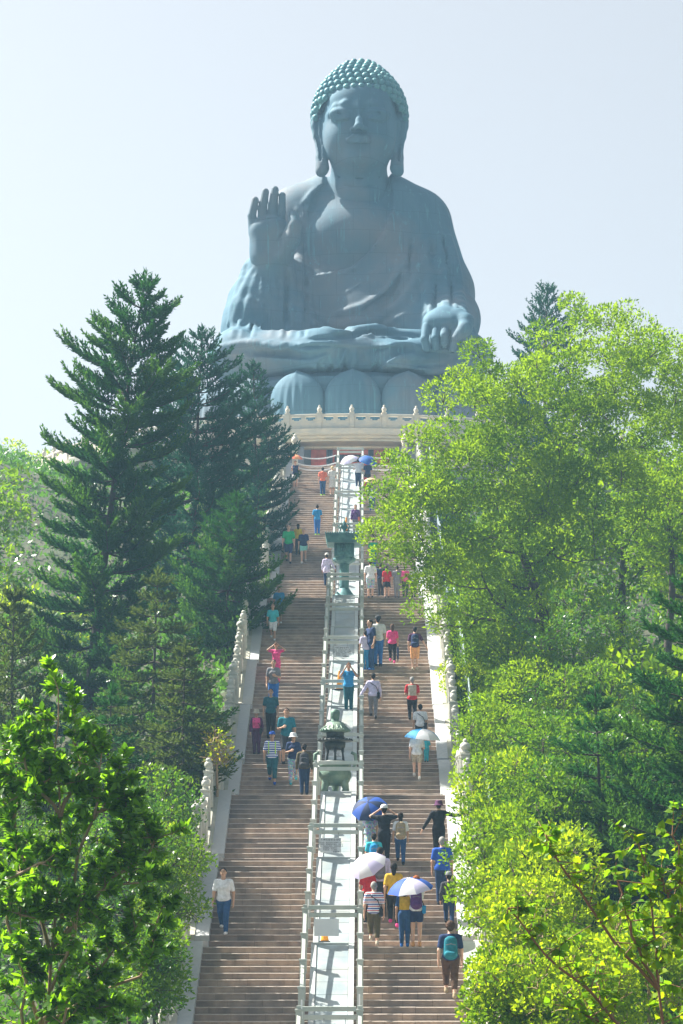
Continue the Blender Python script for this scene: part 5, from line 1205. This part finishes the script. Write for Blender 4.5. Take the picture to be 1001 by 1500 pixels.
    if pack and pack != 'kid':
        c = Matrix.Rotation(rz, 3, 'Z') @ Vector(che+v(0,-.19,-.10)); bp = tag(empty('backpack', (x+c.x, yy+c.y, zz+c.z), rz), f'{pack[1]} backpack on {back2 or "its wearer"}', 'backpack', 'backpacks worn by visitors')
        g = Grid((-.22,-.17,-.30), (.22,.22,.28), .018); s_ = pack[2] if len(pack) > 2 else 1
        g.rc((0,0,-.12*s_), (0,.015,.13*s_), .125*s_, .115*s_, .03, flat=(1.15,.68,1)); g.rc((-.07*s_,-.08*s_,-.12*s_), (.07*s_,-.08*s_,-.12*s_), .055*s_, None, .02); g.rc((0,-.03,.17*s_), (0,.02,.2*s_), .03, None, .02)
        V, Q = g.nets(); ob('bag_body', me_np('bag_body', V, Q, [cloth(pack[0])], smooth=True), bp)
        for s in (-1, 1):
            MB().tube([(s*.09,.05,.12*s_),(s*.115,.10,.205*S_),(s*.12,.20,.215*S_),(s*.115,.33*S_,.13),(s*.13,.30*S_,-.03),(s*.14,.10,-.13)], .016, 6).build('strap', [cloth('char')], bp)
        MB().tube([(-.10*s_,-.115*s_,.06*s_),(0,-.128*s_,.085*s_),(.10*s_,-.115*s_,.06*s_)], .008, 5).build('zip', [cloth('grey')], bp)
    if bag:
        s = bag; c = Matrix.Rotation(rz, 3, 'Z') @ Vector(pel+v(s*.19,.0,.0)); sb = tag(empty('shoulder_bag', (x+c.x, yy+c.y, zz+c.z), rz), f'{bagc_name(bagc)} shoulder bag with a crossing strap on {back2 or "a visitor"}', 'bag', 'bags carried by visitors')
        MB().bbox(-.045,.045,-.13,.13,-.12,.07,.02).build('bag_body', [cloth(bagc)], sb); MB().bbox(-.05,.05,-.12,.12,.02,.085,.015).build('flap', [cloth(bagc)], sb)
        o_ = -(pel+v(s*.19,0,0)); pts = [v(s*.19,-.10,.99)*1+0, che+v(s*.10,-.15,-.02), che+v(-s*.08,-.125,.10), shL+v(.05,-.01,.075) if s > 0 else shR+v(-.05,-.01,.075), che+v(-s*.06,.13,.06), che+v(s*.10,.145,-.06), v(s*.19,.11,.99)]
        MB().tube([p+o_ for p in pts], .013*S_, 6).build('strap', [cloth('char' if bagc != 'olive' else 'olive')], sb)
    return t, dict(hd=hd, wL=wL, wR=wR, x=x, y=yy, z=zz, rz=rz, S=S_)
def bagc_name(c): return {'black':'black','olive':'olive','royal':'blue','navy':'navy','beige':'beige','char':'dark','sky':'blue'}.get(c, c)
def shirt_long(label): return 'long white coat' in label
def wpos(info, off):
    c = Matrix.Rotation(info['rz'], 3, 'Z') @ Vector(off); return np.array([info['x']+c.x, info['y']+c.y, info['z']+c.z])
def umbrella(c, tilt, label, cols, r=.52, hold=None, n=8, turn=0):
    "c: crown point in the world; hold: where the handle ends"
    c = np.array(c, float); t = tag(empty('umbrella', c), label, 'umbrella', 'umbrellas held against the sun')
    ax = unit(np.array(tilt, float)); B = basis(ax, (0,1,0)); 
    for k in range(n):
        V = []; nr = 7
        for i in range(nr):
            ph = (i/(nr-1))*.95; rr = r*math.sin(ph)/math.sin(.95); zz = -.62*r*(1-math.cos(ph))/(1-math.cos(.95))*.85
            for j in range(5):
                a = (k+j/4)*2*math.pi/n+turn; sc = 1-.06*math.sin(math.pi*j/4)*(i/(nr-1)); V.append((rr*sc*math.cos(a), rr*sc*math.sin(a), zz+.012*math.sin(math.pi*j/4)*(i/(nr-1))))
        V = np.array(V)@B.T; ii = np.arange(nr*5).reshape(nr,5)
        ob('panel', me_np('panel', V, np.stack([ii[:-1,:-1], ii[:-1,1:], ii[1:,1:], ii[1:,:-1]], -1).reshape(-1,4), [cloth_t(cols[k % len(cols)])], smooth=True), t)
    if hold is not None: hp_ = np.array(hold)-c
    else: hp_ = -ax*.8
    MB().tube([ax*.06, (0,0,0), hp_*.5-ax*.02, hp_], .009, 6).build('shaft', [M_steel], t); MB().tube([hp_+ax*.0, hp_*1.08], .018, 6).build('handle', [cloth('black')], t)
    rb = MB()
    for k in range(n):
        a = k*2*math.pi/n+turn; rb.tube([np.array([0,0,-.02])@B.T, np.array([r*.6*math.cos(a), r*.6*math.sin(a), -.20*r])@B.T, np.array([r*math.cos(a), r*math.sin(a), -.54*r])@B.T], .004, 4)
    q = rb.build('ribs', [M_steel], t); return t
_ct = {}
def cloth_t(c):
    if c not in _ct: _ct[c] = mat('umbrella_cloth_'+c, PAL[c], .7, trans=.35, tcol=PAL[c])
    return _ct[c]
W = dict
def folk():
    p = person; out = {}
    out['a'] = p(328,1369,1270,'d','white','short','trousers','jeans','white',walk=1,turn=-.1,label='man in a white short-sleeved shirt and blue jeans stepping down alone at lower left')
    p(446,1167,1091,'u','olive','long','trousers','djeans','black',pack=('char','dark grey'),back2='the man in the olive jacket',label='man in an olive-brown jacket climbing beside the incense burner')
    p(430,1149,1072,'d','navy','short','trousers','floral','turq',hat='bucket',hatc='white',lpat='floral',female=True,walk=-1,armR='front',label='woman in a navy top, striped bucket hat and blue floral trousers stepping down')
    p(399,1149,1070,'d','white','short','capri','teald','royal',hat='cap',hatc='royal',pat='stripe',straps='neon',walk=1,label='person in a blue cap and striped top with neon straps stepping down')
    p(420,1120,1034,'d','teal','short','shorts','char','black',armR='front',armL='hang',label='tall man in a dark teal tee and dark shorts descending',walk=-1)
    p(376,1108,1048,'d','plum','long','trousers','plum','black',hat='bucket',hatc='beige',vest='pink',female=True,bag=-1,bagc='char',back2='the woman in the pink vest',label='woman in a pink vest and pale hat at the left kerb')
    p(397,1082,1009,'d','teald','short','trousers','black','black',label='man in a dark teal shirt and black trousers walking down the left side')
    p(401,1040,967,'d','grey','short','trousers','blue','char',hair='bun',female=True,armL='front',label='woman in a grey top and bright blue jeans half hidden by the conifer')
    p(405,1000,945,'d','pink','short','trousers','pink','black',armR='head',armL='head',female=True,hair='long',label='person in pink lifting both hands to the face by the left kerb')
    p(400,938,884,'d','turq','short','shorts','white','white',hair='short',label='person in a turquoise top and white shorts beside the conifer',walk=1)
    p(409,912,868,'d','sky','short','shorts','beige','white',hair='short',label='person in a bright blue tee higher up the left kerb')
    p(465,783,738,'u','sky','short','trousers','blue','lime',hair='short',label='man in a bright blue tee and jeans climbing the left flight',bag=None)
    p(423,827,768,'d','green','short','shorts','navy','black',hair='short',hc='hgrey',skin=1,walk=1,label='bald-looking man in a green polo and navy shorts coming down')
    p(437,812,766,'u','yellow','short','trousers','char','black',hair='long',female=True,label='woman with black ponytail and yellow top climbing behind the green polo man')
    p(445,828,775,'d','navy','short','hot','aqua','white',hair='short',hc='hgrey',skin=1,female=True,walk=-1,label='woman in a navy tee and pale aqua shorts coming down')
    p(479,858,813,'u','lav','long','trousers','djeans','black',hat='cap',hatc='offwhite',female=True,label='person in a long white coat and pale cap holding the ramp railing',armR='outdown')
    p(473,726,684,'u','coral','short','trousers','jeans','lime',skin=1,label='person in a coral tee and jeans near the head of the left flight')
    p(487,727,683,'u','offwhite','short','dress','offwhite','beige',hair='short',hc='straw',skin=1,female=True,label='woman in a pale dress beside the person in coral')
    t_, i1 = p(433,716,676,'d','navy','none','skirt','white','beige',female=True,skin=1,armR='hold',label='woman in a navy top and white skirt under an orange umbrella by the marble post')
    umbrella(wpos(i1,(0,.05,1.78)), (.1,-.25,1), 'small orange umbrella over the woman by the marble post', ['orange','coral'], .42, wpos(i1, i1['wR']))
    # right-hand flight, top to bottom
    t_, i2 = p(525,716,672,'u','white','short','trousers','navy','black',label='man in a white shirt and navy trousers among umbrellas at the very top',armL='hold')
    umbrella(wpos(i2,(-.55,.1,1.72)), (-.35,-.55,1), 'white umbrella at the head of the stairs, left of the blue one', ['white','lav'], .50, wpos(i2, i2['wL']))
    t_, i3 = p(539,716,678,'u','navy','short','trousers','char','black',label='person mostly hidden under a blue umbrella at the top',armR='hold')
    umbrella(wpos(i3,(.05,-.1,1.66)), (.25,-.6,1), 'deep blue umbrella with white dots at the head of the stairs', ['royal','blue'], .52, wpos(i3, i3['wR']))
    p(534,720,694,'u','red','short','trousers','red','black',pack='kid',label='small child in red beside the ramp railing at the top')
    t_, i4 = p(545,752,717,'u','blue','short','trousers','jeans','black',label='person in a striped blue tee under a straw-coloured umbrella',armR='hold',pat='stripe')
    umbrella(wpos(i4,(0,-.05,1.80)), (.1,-.3,1), 'round straw-coloured umbrella below the top of the right flight', ['straw'], .40, wpos(i4, i4['wR']))
    p(521,783,738,'d','purple','long','trousers','grey','black',female=True,hair='long',label='woman in a purple jumper and grey trousers standing inside the ramp railings',bag=-1,bagc='coral',back2='the woman in purple')
    p(547,832,789,'u','green','short','trousers','blue','black',label='person in a green shirt half hidden behind the bronze lantern')
    p(543,877,820,'u','white','short','shorts','floral','black',lpat='floral',skin=1,hair='short',hat='cap',hatc='teal',fat=1.1,label='stout man in a white tee and patterned shorts on the lantern landing')
    p(567,877,829,'u','red','short','skirt','black','black',female=True,skin=1,label='woman in a red top and short black skirt on the lantern landing')
    p(558,874,828,'u','navy','short','trousers','char','black',label='person in navy between the white tee and the red top')
    p(582,877,834,'u','grey','short','trousers','grey','black',label='person in grey trousers on the lantern landing')
    p(594,876,834,'u','pink','short','trousers','char','black',female=True,hair='bun',label='person in a bright pink top on the lantern landing')
    p(606,876,838,'u','offwhite','short','trousers','black','black',label='person in a pale tee and black trousers at the right end of the landing group')
    p(554,976,899,'u','white','short','trousers','blue','black',hat='cap',hatc='char',armR='hang',label='man in a white tee and dark cap behind the navy polo man')
    p(544,981,907,'d','navy','short','trousers','jeans','blue',turn=-1.0,fat=1.12,label='big man in a navy polo and jeans turning beside the railing',armR='outdown')
    p(536,980,926,'u','lav','short','trousers','sky','blue',turn=.3,label='child in pale blue beside the big man in the navy polo')
    t_, i5 = p(575,975,915,'u','pink','short','trousers','black','pink',female=True,hair='long',hc='brown',walk=1,armL='front',label='woman in a pink top and black trousers carrying a folded umbrella')
    p(608,982,918,'u','plum','short','shorts','orange','beige',pack=('navy','navy'),back2='the climber in orange shorts',skin=1,armR='outdown',label='man with a navy backpack and pale orange shorts climbing')
    p(547,1056,986,'u','lav','long','trousers','grey','char',bag=1,bagc='black',back2='the man in the pale lilac shirt',armL='outdown',walk=1,label='man in a pale lilac shirt and grey trousers leaning on the railing')
    p(604,1059,989,'u','red','short','trousers','black','black',vest='beige',hc='hgrey',armL='front',armR='front',walk=1,label='man in a beige vest over a red shirt climbing the right flight')
    p(616,1102,1034,'u','white','short','shorts','char','char',bag=1,bagc='char',back2='the man in the white tee',label='man in a white tee just above the blue and white umbrella')
    t_, i6 = p(611,1146,1070,'u','white','short','hot','beige','offwhite',lpat='leopard',female=True,hair='long',skin=1,armR='hold',walk=.6,label='woman in a white tee and leopard-print shorts under a blue and white umbrella')
    umbrella(wpos(i6,(.20,.0,1.66)), (.1,-.15,1), 'blue and white panelled umbrella on the upper right flight', ['sky','white','white','sky'], .60, wpos(i6, i6['wR']), turn=.4)
    p(625,1118,1080,'u','turq','short','trousers','turq','black',pack='kid',label='small child in turquoise beside the umbrella woman')
    y_, z_ = stand(1041); p(511,1043,970,'d','sky','short','trousers','teald','char',armL='cam',armR='cam',label='man in a bright blue tee taking a photo on the ramp above the burner')
    # the crowd at lower right
    p(643,1262,1174,'u','black','long','trousers','black','black',hat='bucket',hatc='plum',armR='out',armL='outdown',label='person all in black with a plum hat, one arm stretched to the balustrade')
    q_ = p(648,1322,1222,'u','royal','short','trousers','djeans','black',hc='hgrey',fat=1.1,label='man in a royal blue shirt with a yellow-green print across the back')
    pr = MB()
    for k in range(9): pr.tube([(-.10+.026*k, 0, .02*math.sin(k*2.3)), (-.085+.026*k, -.002, .03+.02*math.cos(k*1.7))], .008, 4)
    pr.build('shirt_print', [cloth('neon')], q_[0], loc=(0, q_[1]['hd'][1]-.175, 1.33))
    p(658,1357,1275,'u','char','long','trousers','djeans','black',hat='cap',hatc='grey',bag=1,bagc='olive',back2='the man in the grey cap',armR='out',walk=1,label='man in a grey cap and dark jacket with a hand on the balustrade')
    p(660,1469,1352,'u','navy','short','capri','brown','khaki',hair='curly',hc='brown',pack=('teal','teal',1.15),back2='the curly-haired hiker',skin=1,walk=1,label='curly-haired hiker in brown cropped trousers, lowest climber on the right')
    p(548,1385,1289,'u','white','short','capri','olive','beige',pat='stripe3',hc='hgrey',skin=1,bag=1,bagc='char',back2='the man in the striped tee',walk=.5,label='grey-haired man in a red, white and blue striped tee and olive shorts')
    t_, i7 = p(610,1387,1284,'u','white','none','hot','navy','orange',hair='curly',hc='ginger',skin=1,pack=('purple','purple'),back2='the red-haired woman',bag=1,bagc='sky',armR='head',female=True,label='red-haired woman in a white top and navy shorts')
    t_, i8 = p(593,1384,1295,'u','jeans','short','trousers','jeans','blue',hair='long',female=True,armR='hold',vest='mustard',label='woman in a mustard and blue top and jeans left of the red-haired woman')
    umbrella(wpos(i8,(.10,.0,1.68)), (-.15,-.25,1), 'blue umbrella with white panels beside the red-haired woman', ['royal','white','lav','royal'], .58, wpos(i8, i8['wR']), turn=.2)
    p(577,1360,1262,'u','mustard','short','trousers','black','pink',hair='long',female=True,walk=1,label='black-haired woman in a yellow top and black trousers with pink shoes')
    t_, i9 = p(557,1345,1243,'u','lav','long','trousers','char','black',pack=('grey','grey patterned'),back2='the person in the pale lilac shirt',armL='hold',label='person in a pale lilac shirt in the middle of the crowd')
    umbrella(wpos(i9,(-.42,-.25,1.50)), (-.55,-.75,1), 'pale pink umbrella tilted over the ramp railing', ['lav','white'], .52, wpos(i9, i9['wL']))
    p(539,1352,1268,'u','red','short','trousers','black','black',hair='long',female=True,label='person in a red top behind the pale pink umbrella')
    p(548,1300,1222,'u','turq','short','trousers','navy','black',pack=('sky','light blue',.85),back2='the person in turquoise',label='person in a turquoise tee beside the ramp railing')
    p(563,1268,1179,'u','black','short','trousers','black','black',hat='cap',hatc='white',armR='head',armL='head',label='man in a black tee and white cap raising both hands to shoot a photo')
    p(587,1268,1188,'u','white','short','trousers','jeans','black',hair='long',pack=('khaki','patterned khaki'),back2='the black-haired woman in white',female=True,walk=1,label='black-haired woman in a white tee and blue jeans')
    t_, ia = p(542,1262,1190,'u','floral','short','dress','floral','black',pat='floral',lpat='floral',female=True,hair='long',armL='hold',label='woman in a multicoloured floral dress behind a dark blue umbrella')
    umbrella(wpos(ia,(-.05,-.1,1.60)), (-.2,-.8,.8), 'dark blue umbrella tilted beside the man in the white cap', ['royal','navy'], .50, wpos(ia, ia['wL']))
    # folded umbrella of the woman in pink
    w = wpos(i5, i5['wR']); fu = tag(empty('folded_umbrella', w), 'folded dark blue umbrella hanging from the hand of the woman in pink', 'umbrella')
    MB().lathe([(.008,-.62),(.03,-.5),(.042,-.2),(.03,-.08),(.012,-.04),(.012,.06)], 10).build('folded_cloth', [cloth('navy')], fu, smooth=True); MB().tube([(0,0,.05),(0,0,.1),(.03,0,.13),(.05,0,.1)], .01, 6).build('crook_handle', [cloth('brown')], fu)
folk()
# ---------------------------------------------------------------- incense burner and lantern on the landings
M_pat = mat('green_patina_bronze', (.13,.22,.17), .6, (.08,.14,.11), 4, col3=(.30,.38,.28), scale3=2.0, metal=.3, bump=.3, bscale=14)
M_dkb = mat('dark_bronze', (.045,.05,.045), .5, (.03,.035,.035), 5, metal=.4, bump=.2, bscale=20)
M_pat2 = mat('blue_green_lantern_bronze', (.08,.20,.21), .6, (.05,.14,.16), 4, col3=(.14,.30,.28), scale3=2.5, metal=.3, bump=.3, bscale=16)
yb_, zb_ = FLIGHTS[3][2]+.75, FLIGHTS[3][3]+.11
bx = -.10
bur = tag(empty('incense_burner', (bx, yb_, zb_)), 'three-tiered bronze incense burner, round green cauldron under a dark pavilion, on the ramp landing', 'incense burner')
bur.scale = (.96,.96,.94)
for a in (R(-140), R(-40), R(90)):
    x, y = .36*math.cos(a), .36*math.sin(a); MB().tube([(x*1.15,y*1.15,0),(x*1.2,y*1.2,.12),(x*1.05,y*1.05,.28),(x*.9,y*.9,.42)], [.13,.10,.13,.17], 8).build('leg', [M_pat], bur, smooth=True)
MB().lathe([(0,.20),(.25,.22),(.42,.32),(.50,.48),(.51,.60),(.46,.74),(.44,.80),(.50,.84),(.50,.90),(.40,.90),(.38,.82),(0,.80)], 28).build('cauldron', [M_pat], bur, smooth=True)
for s in (-1, 1): MB().tube([(s*.44,0,.74),(s*.58,0,.80),(s*.64,0,1.0),(s*.62,0,1.22),(s*.50,0,1.28)], [.05,.055,.05,.06,.05], 8).build('handle', [M_pat], bur, smooth=True)
MB().lathe([(.36,.90),(.36,1.0),(.30,1.03),(0,1.03)], 20).build('collar', [M_dkb], bur, smooth=True)
for k in range(6):
    a = R(30+60*k); MB().tube([(.30*math.cos(a),.30*math.sin(a),1.0),(.27*math.cos(a),.27*math.sin(a),1.25),(.26*math.cos(a),.26*math.sin(a),1.42)], [.04,.03,.06], 7).build('column', [M_dkb], bur, smooth=True)
MB().lathe([(.26,1.36),(.31,1.45),(.33,1.62),(0,1.62)], 20).build('chamber', [M_dkb], bur, smooth=True)
def eaves(z, r, h, name, m, parent, n=24):
    MB().lathe([(.30,z-.02),(r-.04,z-.0),(r,z+.03),(r-.03,z+.06),(r*.72,z+h*.5),(.26,z+h)], 32).build(name, [m], parent, smooth=True)
    b = MB()
    for k in range(n):
        a = 2*math.pi*k/n; b.lathe([(.030,z+.02),(.034,z+.05),(.018,z+.085)], 6, c=((r-.01)*math.cos(a),(r-.01)*math.sin(a),0))
    b.build(name+'_tile_ends', [m], parent)['kind'] = 'stuff'
eaves(1.62, .53, .16, 'lower_eave', M_dkb, bur); MB().lathe([(.27,1.78),(.29,1.95),(0,1.95)], 18).build('upper_chamber', [M_dkb], bur)
eaves(1.93, .46, .30, 'upper_roof', M_pat, bur, 20)
b = MB()
for k in range(18):
    a = 2*math.pi*k/18; b.tube([(.42*math.cos(a),.42*math.sin(a),2.03),(.30*math.cos(a),.30*math.sin(a),2.13),(.18*math.cos(a),.18*math.sin(a),2.25)], .014, 4)
b.build('roof_ribs', [M_pat], bur)['kind'] = 'stuff'
MB().lathe([(.20,2.20),(.22,2.24),(.10,2.30),(.13,2.36),(.145,2.52),(.13,2.62),(0,2.66)], 16).build('finial', [M_pat], bur, smooth=True)
# lantern
yl, zl = FLIGHTS[8][2]+1.2, FLIGHTS[8][3]+.11
lan = tag(empty('bronze_lantern', (-.05, yl, zl)), 'tall blue-green bronze lantern with a wide flat roof and flame finial on the ramp', 'lantern')
lan.scale = (.96,.96,.94)
MB().lathe([(.47,0),(.48,.05),(.44,.09),(.40,.2),(.28,.36),(.24,.42),(.22,.46)], 24).build('lotus_base', [M_pat2], lan, smooth=True)
MB().lathe([(.215,.42),(.20,.55),(.205,1.0),(.20,1.45),(.23,1.56)], 20).build('shaft', [M_pat2], lan, smooth=True)
MB().lathe([(.22,1.52),(.34,1.58),(.46,1.66),(.48,1.72),(.46,1.80)], 8, c=(0,0,0)).build('platform', [M_pat2], lan)
MB().bbox(-.42,.42,-.42,.42,1.78,2.50,.03).build('lamp_house', [M_pat2], lan)
MB().bbox(-.30,.30,-.445,-.422,1.88,2.42,.01).build('carved_door', [mat('carved_panel_bronze', (.10,.27,.26), .6, (.05,.15,.16), 9, coord='Position', bump=.6, bscale=12)], lan)
fig = MB(); fig.lathe([(.03,2.0),(.10,2.03),(.07,2.14),(.09,2.22),(.05,2.27),(.055,2.32),(0,2.36)], 10, c=(0,-.45,0), sy=.5); fig.tube([(-.14,-.45,2.05),(-.17,-.45,2.2),(-.10,-.45,2.34),(0,-.45,2.385),(.10,-.45,2.34),(.17,-.45,2.2),(.14,-.45,2.05)], .012, 5); fig.build('relief_figure', [M_pat2], lan, smooth=True)
rf = MB(); rf.add([(-.72,-.72,2.36),(.72,-.72,2.36),(.72,.72,2.36),(-.72,.72,2.36),(-.80,-.80,2.74),(.80,-.80,2.74),(.80,.80,2.74),(-.80,.80,2.74),(-.3,-.3,2.80),(.3,-.3,2.80),(.3,.3,2.80),(-.3,.3,2.80)], [(3,2,1,0),(0,1,5,4),(1,2,6,5),(2,3,7,6),(3,0,4,7),(4,5,9,8),(5,6,10,9),(6,7,11,10),(7,4,8,11),(8,9,10,11)])
rf.build('roof', [M_pat2], lan)
te = MB()
for k in range(17):
    x = -.78+1.56*k/16; te.lathe([(.03,2.73),(.034,2.77),(.015,2.80)], 6, c=(x,-.78,0))
te.build('roof_tile_ends', [M_pat2], lan)['kind'] = 'stuff'
fm = MB()
for s in (-1, 1):
    fm.tube([(s*.05,0,2.80),(s*.20,0,2.92),(s*.16,0,3.05),(s*.24,0,3.18),(s*.14,0,3.30),(s*.08,0,3.20)], [.045,.035,.03,.03,.025,.012], 6); fm.tube([(s*.04,0,3.02),(s*.12,0,3.12),(s*.06,0,3.28),(0,0,3.48)], [.03,.03,.025,.008], 6)
fm.lathe([(.05,2.80),(.07,2.9),(.045,3.02),(.09,3.12),(.05,3.26),(.02,3.5)], 8); fm.build('flame_finial', [M_pat2], lan, smooth=True)
for y in (FLIGHTS[6][0]+1.5,): cone(-.12, y, on_ramp(y), 'orange cone standing on the ramp, lower of the two above the photographer')
y = FLIGHTS[1][2]+.22; cone(-.20, y+.25, FLIGHTS[1][3]+.115, 'orange cone behind the blank grey plate', .8)
y = FLIGHTS[11][0]+2.0; cone(-.12, y, on_ramp(y), 'small orange cone high on the ramp behind the woman in purple')
print('TRIS', sum(len(m.loops)-2*len(m.polygons) for m in bpy.data.meshes))
# ---------------------------------------------------------------- hazy air
hz = MB().box(-1500, 1500, -610, 2000, -12.6, 66).mesh('haze', [])
M_haze = bpy.data.materials.new('humid_air'); M_haze.use_nodes = True; nt = M_haze.node_tree
nt.nodes.remove(nt.nodes['Principled BSDF']); pv = nt.nodes.new('ShaderNodeVolumePrincipled')
pv.inputs['Color'].default_value = (.42,.72,1.0,1); pv.inputs['Density'].default_value = .00056; pv.inputs['Anisotropy'].default_value = .2
nt.links.new(pv.outputs[0], nt.nodes['Material Output'].inputs['Volume']); hz.materials.append(M_haze)
tag(ob('haze', hz), 'pale blue humid haze over the hillside', kind='stuff')
